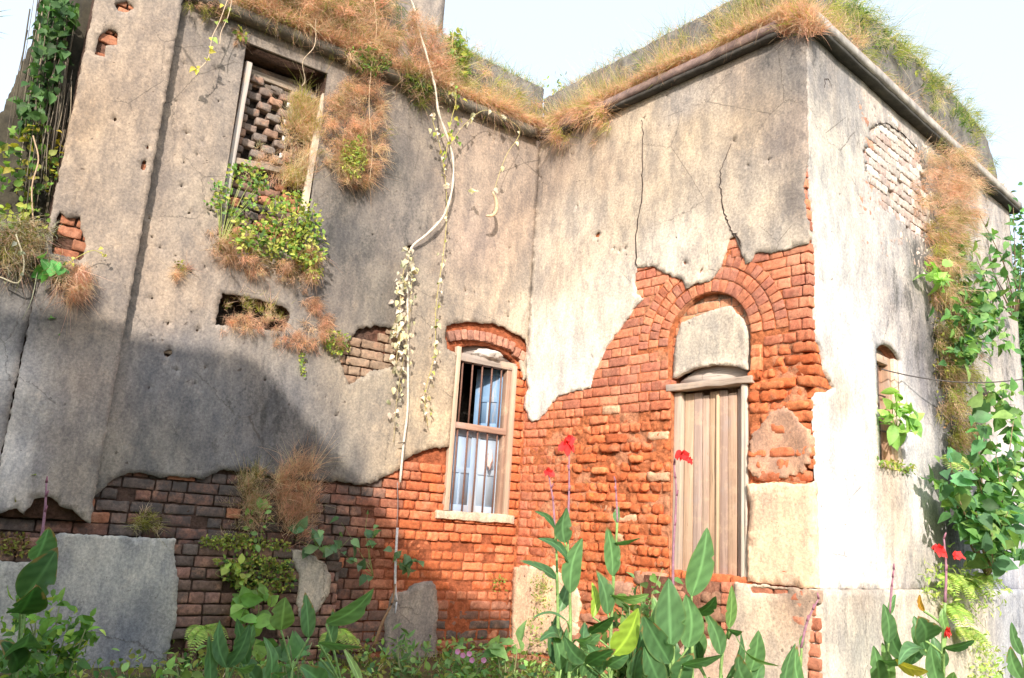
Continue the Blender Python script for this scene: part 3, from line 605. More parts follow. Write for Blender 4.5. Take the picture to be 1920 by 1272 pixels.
# stones under the door
for (x, y, a, b, d, c) in [(1345, 1122, .16, .05, .03, (.36, .2, .13, .0)), (1345, 1152, .17, .06, .05, (.30, .17, .11, .1)), (1340, 1182, .15, .05, .03, (.33, .19, .12, .1)), (1215, 1085, .18, .06, .0, (.5, .27, .18, -.1)), (1160, 1105, .16, .07, .01, (.42, .24, .17, .1)), (1265, 1110, .12, .06, .02, (.40, .2, .13, .1))]:
    B2 = Bricks(FB); u, z = FB.px(x, y); B2.brick(u, z, a, b, d, .03, 0, c, .012, .15); tag(B2.build('stone', house), None)
# ---- plinth at B/C corner
plB2 = [(-.66, -.275), (.05, -.272), (.05, -1.4), (-1.6, -1.4), (-1.25, -.95), (-1.1, -.75), (-.72, -.70)]
strip = pxs(FB, [(1524, 1140), (1530, 1130), (1549, 1135), (1552, 1272), (1552, 1330), (1512, 1330), (1512, 1260), (1516, 1210), (1520, 1170)], .05)
plinthB = sheet('plinth', FB, [rough(plB2, .03, .006, 41)], [rough(strip, .02, .006, 42), rough(pxs(FB, [(1408, 1101), (1478, 1106), (1476, 1114), (1410, 1112)], .05), .02, .004, 43)], PL, house, fldPB, .05, .04, .052, .007)
tag(plinthB, 'cream plinth below the door wall')
m = MB(); m.slab(FB, -1.6, .0, -1.4, -.29, -.05, .012, (.35, .16, .10, -.1)); m.build('mortar', MO, plinthB)
B = Bricks(FB)
lay(B, -1.38, -.31, lambda z: [(-.80, .045)], lambda u, z: (.52, .21, .13, -.2), lambda u, z: .044, lambda u, z: .009, lambda u, z: .004, lambda u, z: 0, seed=6)
B.build('brickwork', plinthB)
plinthC = sheet('plinth', FC, [rough([(-.02, -.270), (5.3, -.262), (5.3, -1.4), (-.02, -1.4)], .05, .004, 44)], [], PL, house, fldPl, .07, .10, .052, .006)
tag(plinthC, 'pale streaked plinth below the whitewashed wall')
# ---- the whitewashed wall (C)
CE = 5.18
wallC = sheet('wall', FC, [rough([(.12, -1.4), (CE, -1.4), (CE, 4.45), (.12, 4.45)], .1, 0)], [winC], MO, house, lambda u, z: np.array([.45, .2, .12, -.3])*(z < 2.7)[:, None]+np.array([.46, .42, .39, .15])*(z >= 2.7)[:, None], .1, .3, -.04, .01)
tag(wallC, 'overexposed whitewashed wall with a small barred window')
tag(wallC, 'bright whitewashed wall with a small barred window')
lc = pxs(FC, [(1519, 330), (1521, 360), (1525, 400), (1527, 430), (1530, 470), (1531, 524), (1530, 560), (1532, 611), (1534, 640), (1542, 657), (1546, 680), (1548, 695), (1556, 712), (1564, 728), (1552, 737), (1534, 736)])
plC = [(.031, 4.43), (.031, lc[0][1]+.08)]+lc+[(.035, lc[-1][1]-.05), (.031, .9), (.046, .88), (.046, -.265), (CE, -.265), (CE, 4.43)]
expC = pxs(FC, [(1620, 290), (1626, 262), (1640, 236), (1660, 233), (1682, 240), (1700, 262), (1722, 285), (1736, 330), (1742, 400), (1745, 440), (1720, 442), (1695, 425), (1668, 395), (1645, 365), (1627, 335)])
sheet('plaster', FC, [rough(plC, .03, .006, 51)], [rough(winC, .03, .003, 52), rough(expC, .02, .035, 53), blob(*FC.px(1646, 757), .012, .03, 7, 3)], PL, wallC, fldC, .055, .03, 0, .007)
B = Bricks(FC)
def colC(u, z):
    if z > 2.6: return (.52, .28, .2, -.2) if u < 1.2 and random.random() < .5 else random.choice([(.54, .48, .44, .12), (.48, .40, .37, .2), (.62, .58, .54, .05)])
    return (.62, .2, .08, -.4)
lay(B, .8, 4.3, lambda z: [(.095, .40)] if z < 3.4 else [], colC, lambda u, z: -.024, lambda u, z: .008, lambda u, z: .003, lambda u, z: 0, seed=8)
B.build('brickwork', wallC); B = Bricks(FC)
lay(B, 2.7, 4.25, lambda z: [(.95, 2.7)], colC, lambda u, z: -.004, lambda u, z: .006, lambda u, z: .006, lambda u, z: .04, seed=9, joint=.008)
B.build('brickwork', wallC)
# ---- blank back of the house: closes the rooms off from the light
m = MB()
ROOM_DARK = (.07, .065, .06, .3)  # near-black wall colour stands in for the darkness of the rooms
m.slab(FC, CE-.3, CE, -1.4, 4.5, -4.2, -.08, (.4, .38, .35, .2)); m.slab(FC, -4, CE, -1.4, 4.5, -4.5, -4.2, ROOM_DARK); m.slab(FA, -4.6, 1., -1.4, 4.5, -3.3, -3.0, ROOM_DARK)
m.slab(FA, -4.6, -4.3, -1.4, 4.4, -3.0, -.4, ROOM_DARK); m.build('rear_wall', PL, house)
m = MB(); m.quadbox(FA, [(0, 0)]*0 or [(-4.6, 4.44), (4.9, 4.44), (4.9, 4.5), (-4.6, 4.5)], -3.6, -.1, (.12, .11, .1, .4)); m.quadbox(FC, [(.1, 4.445), (CE, 4.445), (CE, 4.505), (.1, 4.505)], -4.3, -.1, (.12, .11, .1, .4)); m.build('roof', CO, house)
# ---- cornices
CCc = (.40, .37, .33, .18)
def cornice(fr, u0, u1, z, d, lab, top=True, c=CCc, n=60):
    m = MB(); m.slab(fr, u0, u1, z, z+.085, -.08, d, c, .0022, n); o = m.build('cornice', CO, house); tag(o, lab)
    if top: m = MB(); m.slab(fr, u0+.02, u1-.02, z+.089, z+.14, -.08, d-.03, (.42, .33, .29, .15), .003, n); m.build('coping', CO, o)
cornice(FA, -3.99, -.13, 4.42, .12, 'dark cornice over the grey wall', False, (.16, .15, .13, .4))
cornice(FB, JU+.13, -.22, 4.41, .10, 'grey cornice over the door wall', False, (.26, .19, .175, .25))
cornice(FC, .0, CE+.12, 4.395, .12, 'pale cornice with underside shade painted black, over the whitewashed wall', True, (.34, .33, .31, .16))
m = MB(); m.slab(FC, .02, CE+.1, 4.35, 4.392, -.05, .10, (.07, .07, .065, .5), .004, 40); m.slab(FB, JU+.15, -.22, 4.365, 4.407, -.05, .085, (.08, .075, .07, .5), .004, 40); m.build('cornice_shade_strip', CO, house)  # near-black strips put the shade under the cornices into colour
# ---- parapets
PG = (.18, .175, .17, .36)
def parapet(fr, pts, d, lab, c=PG):
    o = sheet('parapet', fr, [rough(pts, .06, .008, 61)], [], CO, house, c if callable(c) else (lambda u, z: np.tile(np.array(c), (len(u), 1))), .1, .22, d, .012); tag(o, lab)
parapet(FA, [(-1.4, 4.5), (.1, 4.5), (.1, 5.2), (-.3, 5.2), (-.8, 5.25), (-1.4, 5.32)], -.12, 'low weedy parapet over the grey wall')
parapet(FB, [(JU-.1, 4.5), (-.1, 4.5), (-.1, 5.12), (-1.5, 5.1), (JU-.1, 5.06)], -.12, 'low weedy parapet over the door wall')
parapet(FC, [(.1, 4.5), (CE+.05, 4.5), (CE+.05, 4.95), (5.0, 5.3), (4.3, 5.48), (3.3, 5.48), (1.9, 5.42), (.1, 5.2)], -.12, 'tall weedy parapet over the whitewashed wall')
o = sheet('upper_wall', FA, [[(-4.0, 4.5), (-1.33, 4.5), (-1.33, 7.5), (-4.0, 7.5)]], [], PL, house, lambda u, z: np.tile(np.array([.30, .27, .24, .1]), (len(u), 1)), .12, .3, -.12, .01); tag(o, 'grey upper storey wall rising out of the picture')

def crack(fr, pts, parent, w=.004, d=.006, seed=0, br=()):
    r = random.Random(seed); m = MB(); P = [fr.px(x, y) for x, y in pts]; Q = []
    for i in range(len(P)-1):
        for k in range(7):
            t = k/7; Q.append((P[i][0]+(P[i+1][0]-P[i][0])*t+r.uniform(-.010, .010), P[i][1]+(P[i+1][1]-P[i][1])*t+r.uniform(-.006, .006)))
    Q.append(P[-1]); n = len(Q); v = []; f = []
    for i, (u, z) in enumerate(Q):
        ww = w*(.35+.65*math.sin(math.pi*min(1, (i+1)/n*.9+.05)))*r.uniform(.5, 1.4); v += [fr.W(u-ww/2, z, d), fr.W(u+ww/2, z, d), fr.W(u+ww/2, z, -.01), fr.W(u-ww/2, z, -.01)]
    for i in range(n-1):
        for k in range(4): f.append((i*4+k, i*4+(k+1) % 4, i*4+4+(k+1) % 4, i*4+4+k))
    m.add(v, f, (.07, .05, .045, .3)); m.build('crack', MO, parent)
crack(FB, [(1377, 444), (1366, 420), (1358, 395), (1350, 350), (1352, 320), (1372, 270)], wallB, .009, .008, 1)
crack(FB, [(1193, 500), (1192, 440), (1205, 370), (1204, 330), (1206, 250), (1203, 225)], wallB, .006, .008, 2)
crack(FB, [(1372, 440), (1380, 438), (1390, 462)], wallB, .012, .008, 5)
crack(FC, [(1640, 235), (1660, 230), (1690, 250), (1720, 280)], wallC, .008, .008, 3)
crack(FC, [(1545, 165), (1546, 150), (1552, 148), (1558, 165)], wallC, .009, .008, 4)
# ------------------------------------------------------------------ barred window in A
win = empty('window', FA.W(WA['u0'], WA['z0'], -.05)); win.parent = house; win.location = Vector(FA.W(WA['u0'], WA['z0'], -.05))-world_loc(house)
tag(win, 'window with iron bars, wooden frame and faded blue shutters')
U0, U1, Z0, Z1 = WA['u0'], WA['u1'], WA['z0'], WA['z1']
zt = FA.px(900, 803, -.03)[1]
def fr_part(u0, u1, z0, z1, d0, d1, c, mat=WD, nm='frame', bv=.004, jit=.002, n=1):
    m = MB(); m.slab(FA, u0, u1, z0, z1, d0, d1, c, jit, n); return m.build(nm, mat, win, bevel=bv)
fr_part(U0-.008, U0+.045, Z0, Z1+.02, -.10, .004, (.54, .43, .33))
fr_part(U1-.105, U1-.055, Z0, Z1-.08, -.11, -.035, (.36, .24, .18))
fr_part(U1-.052, U1+.012, Z0, Z1-.06, -.10, -.012, (.52, .38, .29))
fr_part(U0+.02, U1+.0, Z1-.115, Z1-.035, -.11, -.018, (.34, .30, .27), WH)
fr_part(U0+.04, U1-.08, zt-.035, zt+.030, -.09, -.022, (.40, .26, .20), WH)
m = MB(); m.slab(FA, U0-.09, U1+.075, Z0-.085, Z0, -.2, .012, (.68, .55, .40, -.4), .008, 12); m.build('sill', PL, win, bevel=.006)
m = MB(); m.quadbox(FA, [(U0, Z1-.04), (U1, Z1-.04)]+segarc(U0, U1, Z1-.02, .12)[::-1], -.2, -.12, (.30, .27, .25)); m.build('board', WH, win)
for i in range(5):
    u = U0+.105+i*.122
    for (a, b, nm) in ((zt+.02, Z1-.08, 'bar'), (Z0-.01, zt-.02, 'bar')):
        m = MB(); m.tube([FA.W(u, a, -.055), FA.W(u+.002, (a+b)/2, -.055), FA.W(u, b, -.055)], .0095, 8, (.20, .11, .085)); m.build(nm, MT, win, True)
BL, BL2, WHT = (.20, .34, .54), (.34, .46, .62), (.62, .66, .70)
def shutter(pts, z0, z1, c, panels=True, seed=0):
    """a leaf between two plan points ((u,d),(u,d))"""
    (ua, da), (ub, db) = pts; L = math.hypot(ub-ua, db-da); fr = Frame((FA.O+FA.U*ua+FA.N*da)[:2], (FA.U*(ub-ua)+FA.N*(db-da))/L)
    m = MB(); m.slab(fr, 0, L, z0, z1, -.02, 0, c); o = m.build('shutter', PT, win)
    for (a, b, p, q, cc) in ((0, .05, z0, z1, c), (L-.05, L, z0, z1, c), (.05, L-.05, z0, z0+.07, c), (.05, L-.05, z1-.07, z1, c), (.05, L-.05, (z0+z1)/2-.03, (z0+z1)/2+.03, c), (L*.5-.012, L*.5+.012, z0+.07, (z0+z1)/2-.03, BL2)):
        m = MB(); m.slab(fr, a, b, p, q, .0, .012, cc); m.build('rail', PT, o, bevel=.002)
    return o
shutter(((U0+.045, -.13), (U0+.38, -.14)), Z0, zt-.02, BL2)
shutter(((U0+.385, -.14), (U1-.08, -.125)), Z0, zt-.02, (.40, .50, .62))
shutter(((U1-.28, -.36), (U1-.085, -.13)), zt+.02, Z1-.1, BL)
def crumple(name, c, r, sq, seed, label, cat, col, mat=PLS, n=3):
    bpy_me = bpy.data.meshes.new('t'); import bmesh
    bm = bmesh.new(); bmesh.ops.create_icosphere(bm, subdivisions=n, radius=1)
    V = []
    for v in bm.verts:
        p = v.co.copy(); k = 1+.45*noise.noise(p*2.2+Vector((seed, 0, 0)))+.28*noise.noise(p*6+Vector((0, seed, 0))); V.append((c[0]+p.x*r*k*sq[0], c[1]+p.y*r*k*sq[1], c[2]+p.z*r*k*sq[2]))
    F_ = [tuple(v.index for v in f.verts) for f in bm.faces]; bm.free(); bpy.data.meshes.remove(bpy_me)
    o = mk(name, V, F_, mat, None, col, False, c); return tag(o, label, cat)
Pc = FA.W(-.50, Z1+.005, -.06)
crumple('crumpled_sheet', Pc, .075, (2.3, 1.2, .75), 3, 'crumpled whitish plastic sheet stuffed above the bars of the blue window', 'plastic sheet', (.62, .58, .54))
crumple('rag', FA.W(*FA.px(919, 862, -.03), -.035), .035, (.8, .8, 2.6), 9, 'small pinkish white rag tied to a bar of the blue window', 'rag', (.75, .58, .55))

# ------------------------------------------------------------------ broken upper window of A
up = empty('broken_window', FA.W(-3.4, 2.36, -.05)); up.parent = house; up.location = Vector(FA.W(-3.4, 2.36, -.05))-world_loc(house)
tag(up, 'broken window filled with bricks, its grey wooden posts leaning')
def post(px0, px1, w, d0, d1, c, name='post', tip=0, mat=WD):
    a = FA.px(*px0, d0); b = FA.px(*px1, d1); m = MB(); n = 8; vs_ = []; fs = []
    for i in range(n+1):
        t = i/n; u = a[0]+(b[0]-a[0])*t; z = a[1]+(b[1]-a[1])*t; d = d0+(d1-d0)*t; ww = w*(1-(.75 if (tip and i == n) else 0))*random.uniform(.93, 1.05)
        if tip and i == n: z += tip
        for (du, dd) in ((-ww/2, -.045), (-ww/2, 0), (ww/2, 0), (ww/2, -.045)): vs_.append(FA.W(u+du, z, d+dd))
    for i in range(n):
        for k in range(4): fs.append((i*4+k, i*4+(k+1) % 4, i*4+4+(k+1) % 4, i*4+4+k))
    fs += [(3, 2, 1, 0), (n*4, n*4+1, n*4+2, n*4+3)]; m.add(vs_, fs, c); return m.build(name, mat, up, bevel=.003)
post((411, 440), (468, 116), .058, -.075, -.07, (.46, .44, .42))
post((566, 420), (604, 196), .062, -.02, .012, (.60, .55, .47), tip=.12)
def beam(px0, px1, h, d, c, name='header', dp=.07):
    a = FA.px(*px0, d); b = FA.px(*px1, d); m = MB(); m.quadbox(FA, [a, b, (b[0], b[1]+h), (a[0], a[1]+h)], d-dp, d, c); return m.build(name, WH, up, bevel=.005)
beam((466, 140), (616, 196), .07, -.24, (.30, .26, .22)); beam((440, 306), (536, 326), .06, -.10, (.34, .29, .24), 'transom')
m = MB(); m.slab(FA, -3.42, -2.58, 4.262, 4.30, -.36, -.03, (.08, .075, .07, .5), .003, 6); m.build('shade_soffit', CO, up)  # coloured near black to carry the shade under the window head
B = Bricks(FA)
k = 0; z = 3.20
while z < 4.05:
    off = .0 if k % 2 else .10
    u = -3.34+off
    while u < -2.68:
        if random.random() > .08: B.brick(u+.05, z+.038, .064, .036, -.24+random.uniform(-.02, .02), .012, random.uniform(-.05, .05), vary(random.choice([(.24, .20, .18, .2), (.27, .21, .18, .15), (.20, .17, .155, .25), (.34, .24, .19, .05)])), .006, .10)
        u += .20
    if k % 2 == 0:
        for q in (-3.30, -2.74): B.brick(q, z+.038, .06, .036, -.24, .014, 0, (.2, .15, .12, .3), .006, .1)
    z += .082; k += 1
for zz in (4.03, 4.11, 4.18): B.brick(-3.0+random.uniform(-.03, .03), zz, .36, .036, -.27, .012, 0, (.16, .13, .11, .3), .006, .1)
lay(B, 2.36, 3.12, lambda z: [(-3.38, -2.62)], lambda u, z: random.choice([(.17, .13, .12, .35), (.24, .15, .12, .25), (.16, .135, .13, .4), (.46, .22, .14, -.1)]), lambda u, z: -.12-.11*(z-2.36)/.8, lambda u, z: .014, lambda u, z: .009, lambda u, z: .03, seed=4)
B.build('brick_filling', up)
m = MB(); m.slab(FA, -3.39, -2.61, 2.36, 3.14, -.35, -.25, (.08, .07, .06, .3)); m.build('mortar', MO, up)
m = MB(); m.slab(FA, -3.39, -2.61, 3.15, 4.24, -.40, -.33, (.07, .06, .055, .3)); m.build('mortar', MO, up)  # near-black sheet: darkness behind the brick gaps put in as colour
for i, (x, y) in enumerate([(541, 197), (535, 229), (532, 260), (527, 292)]):
    u, z = FA.px(x, y, -.21); m = MB(); m.quadbox(FA, [(u-.016, z-.025), (u+.014, z-.022), (u+.018, z+.024), (u-.012, z+.026)], -.22, -.212, (.85, .86, .88))
    o = m.build('paper_tag', PLS); tag(o, ['topmost of the four white paper scraps on the upper window bricks', 'second white paper scrap from the top on the upper window bricks', 'third white paper scrap from the top on the upper window bricks', 'lowest of the four white paper scraps on the upper window bricks'][i], 'paper scrap', 'paper scraps on the upper window bricks')
# dark cavity of the niche
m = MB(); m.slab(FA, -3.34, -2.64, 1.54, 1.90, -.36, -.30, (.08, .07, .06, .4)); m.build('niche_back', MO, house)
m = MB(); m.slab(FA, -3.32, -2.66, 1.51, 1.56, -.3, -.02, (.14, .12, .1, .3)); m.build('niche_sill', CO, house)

# ------------------------------------------------------------------ small window in C
wc = empty('window', FC.W(WC['u0'], WC['z0'], -.08)); wc.parent = house; wc.location = Vector(FC.W(WC['u0'], WC['z0'], -.08))-world_loc(house)
tag(wc, 'narrow barred window with a brown frame in the whitewashed wall')
def cpart(u0, u1, z0, z1, d0, d1, c, nm='frame', mat=WD): m = MB(); m.slab(FC, u0, u1, z0, z1, d0, d1, c, .002); return m.build(nm, mat, wc, bevel=.003)
a0, a1, b0, b1 = WC['u0'], WC['u1'], WC['z0'], WC['z1']
cpart(a0, a0+.055, b0, b1, -.14, -.06, (.50, .34, .24)); cpart(a1-.14, a1-.08, b0, b1, -.14, -.06, (.46, .31, .22)); cpart(a0+.055, a1-.14, b1-.07, b1, -.14, -.06, (.55, .42, .33), mat=WH)
cpart(a1-.08, a1, b0, b1, -.15, -.03, (.74, .60, .46), 'reveal', PL)
cpart(a0+.2, a1-.14, b0+.02, b1-.08, -.17, -.13, (.40, .25, .18), 'shutter')
for t in (.1, .17, .24): m = MB(); m.tube([FC.W(a0+t, b0, -.1), FC.W(a0+t, b1-.07, -.1)], .008, 6, (.12, .09, .08)); m.build('bar', MT, wc, True)
for z in (b0+.30, b0+.62): m = MB(); m.tube([FC.W(a0+.05, z, -.095), FC.W(a1-.14, z, -.095)], .007, 6, (.14, .1, .09)); m.build('bar', MT, wc, True)
m = MB(); m.slab(FC, a0-.02, a1+.02, b0-.05, b0, -.2, .006, (.7, .55, .42, 0), .005, 4); m.build('sill', PL, wc)
m = MB(); m.quadbox(FC, [(a0, b1), (a1, b1)]+segarc(a0, a1, b1+.01, .085)[::-1], -.16, -.12, (.5, .46, .42)); m.build('board', WH, wc)

# ------------------------------------------------------------------ wire and pipe
w = MB(); p0 = Vector(FC.W(*FC.px(1657, 692, -.02), -.04)); p1 = at(1960, 703, 9.5)
w.tube([p0.lerp(p1, t)+Vector((0, 0, -.10*4*t*(1-t))) for t in np.linspace(0, 1, 16)], .006, 5, (.10, .09, .09)); tag(w.build('wire', MT, smooth=True), 'thin dark wire strung from the small window across the whitewashed wall', 'wire')
def wallpt(fr, x, y, d): return Vector(fr.W(*fr.px(x, y, d), d))
pp = [(758, -20, .16), (775, 10, .2), (787, 60, .2), (803, 115, .22), (816, 165, .22), (822, 210, .2), (836, 250, .18), (848, 290, .16), (850, 330, .14), (845, 368, .12), (830, 408, .10), (800, 440, .08), (772, 464, .05), (764, 500, .05), (764, 580, .05), (765, 690, .045), (764, 770, .045), (757, 830, .045), (750, 905, .045)]
w = MB(); P = smoothpath([wallpt(FA, *q) for q in pp], 5); w.tube(P, [(.012+.003*math.sin(i*1.1)+random.uniform(-.002, .002)) if i < 55 else .0125 for i in range(len(P))], 7, (.66, .61, .52))
for i in range(3, 52, 3):
    q = P[i]; e = q+Vector((random.uniform(-.07, .07), random.uniform(-.03, .03), -random.uniform(.02, .10))); w.tube(smoothpath([q, q.lerp(e, .5)+Vector((random.uniform(-.02, .02), 0, .01)), e], 3), [.004, .0038, .0035, .003, .0025, .002, .0015], 4, (.58, .50, .38))
pipe = w.build('hanging_pipe', PLS, smooth=True); tag(pipe, 'long whitish pipe hanging down the grey wall and bending halfway', 'pipe')
w = MB(); w.tube(smoothpath([wallpt(FA, *q) for q in [(745, 905, .05), (746, 950, .06), (744, 990, .07)]], 3), .004, 5, (.22, .2, .2)); w.build('cord', MT, pipe, True)
w = MB(); w.tube(smoothpath([wallpt(FA, *q) for q in [(745, 990, .09), (742, 1050, .10), (741, 1100, .1), (744, 1128, .1)]], 3), .0125, 7, (.72, .72, .74)); w.tube(smoothpath([wallpt(FA, *q) for q in [(744, 1128, .1), (741, 1150, .1)]], 2), .008, 7, (.62, .66, .72)); w.build('lower_pipe', PLS, pipe, True)
w = MB(); w.tube([wallpt(FA, 746, 831, .07), wallpt(FA, 759, 830, .07)], .006, 5, (.16, .13, .1)); w.build('clip', MT, pipe, True)

# ------------------------------------------------------------------ the neighbour whose shadow falls on the left of the wall (behind the camera)
T0 = 11.0
sh = [FA.px(x, y) for x, y in [(450, 663), (485, 680), (520, 722), (600, 820), (680, 905), (745, 985), (790, 1040), (850, 1100), (950, 1160)]]
sh = [(-7.5, 1.30), (-4.2, 1.36), (-3.6, 1.33)]+sh
sil = [Vector(FA.W(u, z, 0))+SDIR*T0 for u, z in sh]
back = Vector((SDIR.x, SDIR.y, 0)).normalized()*3.2
nb = empty('neighbour_house', (sil[4].x, sil[4].y, 0), 'plain pitched house behind the photographer whose shadow falls on the wall', 'house')
n = len(sil); V = [p for p in sil]+[p+back for p in sil]+[Vector((p.x, p.y, p.z-.12)) for p in sil]+[Vector((p.x, p.y, p.z-.12))+back for p in sil]
Fc = []
for i in range(n-1): Fc += [(i, i+1, n+i+1, n+i), (2*n+i, 3*n+i, 3*n+i+1, 2*n+i+1), (i, 2*n+i, 2*n+i+1, i+1), (n+i, n+i+1, 3*n+i+1, 3*n+i)]
Fc += [(0, n, 3*n, 2*n), (n-1, 3*n-1, 4*n-1, 2*n-1)]
mk('roof', V, Fc, CO, nb, (.25, .12, .08, .1))
W_ = [Vector((p.x, p.y, p.z-.125))+back*.01 for p in sil[:-1]]+[Vector((sil[-1].x, sil[-1].y, sil[-1].z-.125))+back*.01]
base = [Vector((W_[-1].x, W_[-1].y, -.1)), Vector((W_[0].x, W_[0].y, -.1))]; ring = W_+base; m_ = len(ring)
V = ring+[p+back*.97 for p in ring]; mk('wall', V, [tuple(range(m_)), tuple(range(m_, 2*m_))[::-1]]+[(i, m_+i, m_+(i+1) % m_, (i+1) % m_) for i in range(m_)], PL, nb, (.4, .36, .3, .1))

# unseen greenery added behind the photographer to dim the walls, low enough to leave the sun free; it shades the walls from the low sky
hv = []; hf = []; path = [(-12, 1.5), (-13, -4), (-11, -8.5), (-5, -10.2), (0, -10.6), (5, -10.4), (10, -9), (13, -5), (14.5, 1.5)]
HP = smoothpath([(x, y, 0) for x, y in path], 8); nz = 9
for i, p in enumerate(HP):
    for k in range(nz):
        t = k/(nz-1); top = 4.6+1.0*noise.noise(Vector((p.x*.4, p.y*.4, 1))); b = .6*noise.noise(Vector((p.x*.8, p.y*.8, t*4)))
        c = Vector((p.x, p.y, 0)).normalized(); hv.append((p.x+c.x*(b+1.2*t), p.y+c.y*(b+1.2*t), top*math.sin(t*math.pi/2)-.1))
for i in range(len(HP)-1):
    for k in range(nz-1): hf.append((i*nz+k, (i+1)*nz+k, (i+1)*nz+k+1, i*nz+k+1))
blocker_core = (hv, hf)
# ------------------------------------------------------------------ plant builders
def unit(a): return a/np.maximum(np.linalg.norm(a, axis=1, keepdims=True), 1e-9)
def cjit(cols, n, k=.16, weights=None):
    cols = np.asarray(cols, float); i = rng.choice(len(cols), n, p=weights); c = cols[i]
    return c*(1+rng.normal(0, k, (n, 1)))*(1+rng.normal(0, k*.3, (n, 3)))
def blades_arr(P, D, L, W, droop, cols, seg=3, curl=.25):
    n = len(P); D = unit(D); L = np.broadcast_to(L, (n,)); W = np.broadcast_to(W, (n,))
    side = unit(np.cross(D, rng.normal(0, 1, (n, 3)))); bend = rng.normal(0, curl, (n, 3))
    rows = []
    for j in range(seg+1):
        t = j/seg; c = P+D*(L*t)[:, None]+bend*(L*t*t)[:, None]+np.array([0, 0, -1.])*(droop*L*t*t)[:, None]
        w = (W*(1-t*.85)*.5)[:, None]; rows += [c-side*w, c+side*w]
    V = np.stack(rows, 1).reshape(-1, 3); m = 2*(seg+1); b = (np.arange(n)*m)[:, None]
    F_ = np.concatenate([b+np.array([2*j, 2*j+1, 2*j+3, 2*j+2]) for j in range(seg)], 1).reshape(-1, 4)
    return V, F_, np.repeat(np.clip(cols, .01, .95), m, 0)
_LW = {'oval': [0, .75, 1, .72, 0], 'heart': [.35, 1, .85, .42, 0], 'lance': [0, .7, 1, .6, 0], 'round': [.5, 1, 1, .75, .1]}
def leaves_arr(P, D, Nn, L, W, cols, shape='oval', fold=.18, arch=.25):
    n = len(P); D = unit(D); S = unit(np.cross(D, Nn)); Nn = unit(np.cross(S, D)); L = np.broadcast_to(L, (n,)); W = np.broadcast_to(W, (n,)); ws = _LW[shape]; rows = []
    for j, w in enumerate(ws):
        t = j/(len(ws)-1); back = -.12 if (shape == 'heart' and j == 0) else 0
        c = P+D*(L*t)[:, None]-Nn*(L*arch*t*t)[:, None]
        for sgn in (-1, 0, 1): rows.append(c+S*(W*w*.5*sgn)[:, None]+Nn*(W*w*fold*abs(sgn))[:, None]+D*(L*back*abs(sgn))[:, None])
    V = np.stack(rows, 1).reshape(-1, 3); m = len(rows); b = (np.arange(n)*m)[:, None]
    q = [(3*j+k, 3*j+k+1, 3*j+k+4, 3*j+k+3) for j in range(len(ws)-1) for k in (0, 1)]
    F_ = np.concatenate([b+np.array(a) for a in q], 1).reshape(-1, 4)
    return V, F_, np.repeat(np.clip(cols, .01, .95), m, 0)
def join(parts):
    V = []; F_ = []; C = []; n = 0
    for v, f, c in parts: V.append(v); F_.append(f+n); C.append(c); n += len(v)
    return np.vstack(V), np.vstack(F_), np.vstack(C)
def patchpts(fr, poly, n, d0, d1, ragged=0.):
    """n random places on a wall inside an outline, d0..d1 off it"""
    q = np.array(poly, float); lo, hi = q.min(0), q.max(0); out = []
    while len(out) < n:
        c = rng.uniform(lo, hi, (n*2, 2)); m = inpoly(c+(rng.normal(0, 9*ragged, c.shape) if ragged else 0), poly); c = c[m]
        if ragged: k = np.array([noise.noise(Vector((a*.035, b*.035, 3)))+.6*noise.noise(Vector((a*.1, b*.1, 8))) for a, b in c]); c = c[rng.random(len(c)) < np.clip(.5+k*2.2*ragged, .03, 1)]
        out += c.tolist()
    out = out[:n]; d = d0+(d1-d0)*rng.random(n)**1.3
    uz = np.array([fr.px(x, y, (d0+d1)/2) for x, y in out]); return fr.arr(uz[:, 0], uz[:, 1], d)
def dirs(fr, n, out=1., up=0., right=0., spread=.6): return unit(fr.N*out+UPV*up+fr.U*right+rng.normal(0, spread, (n, 3)))
DRY, DRY2, STRAW, YG, GRN, DKG, MOSS = (.74, .50, .36), (.57, .40, .29), (.71, .61, .41), (.42, .46, .10), (.20, .34, .07), (.07, .15, .035), (.24, .26, .06)
def tuft(fr, poly, n, L, W, cols, wts=None, d=(0, .08), out=1, up=.2, right=0, spread=.6, droop=.5, curl=.25):
    # blades grow in little tussocks, each leaning its own way and fanning outwards
    k = max(4, n//45); Cn = patchpts(fr, poly, k, *d, ragged=1.); Dn = dirs(fr, k, out, up, right, spread*.75); Ls = L*np.where(rng.random(k) < .12, rng.uniform(1.4, 2.1, k), rng.uniform(.4, 1.15, k)); cc = cjit(cols, k, .14, wts)
    i = rng.integers(0, k, n); off = rng.normal(0, 1, (n, 3))*np.array([1, 1, 1])*min(.03, L*.22); P = Cn[i]+off
    dn = (P-fr.O-np.array([0, 0, 0]))@fr.N; P = P+fr.N*np.maximum(0, .002+d[0]-dn)[:, None]
    D = unit(Dn[i]+rng.normal(0, .42, (n, 3))+unit(off)*.25); mixc = cc[i]*(1+rng.normal(0, .13, (n, 1)))
    alt = cjit(cols, n, .15, wts); m = rng.random(n) < .35; mixc[m] = alt[m]
    return blades_arr(P, D, Ls[i]*rng.uniform(.35, 1.2, n), W, droop*.55, mixc, curl=curl*1.5)
def foliage(fr, poly, n, L, W, cols, wts=None, d=(.02, .15), shape='oval', out=.6, up=.1, spread=.7, arch=.3):
    P = patchpts(fr, poly, n, *d); s = rng.uniform(.6, 1.2, n); Nn = unit(fr.N*.8+UPV*.5+rng.normal(0, .45, (n, 3)))
    return leaves_arr(P, dirs(fr, n, out*.5, up, 0, spread), Nn, L*s, W*s, cjit(cols, n, .14, wts), shape, arch=arch)
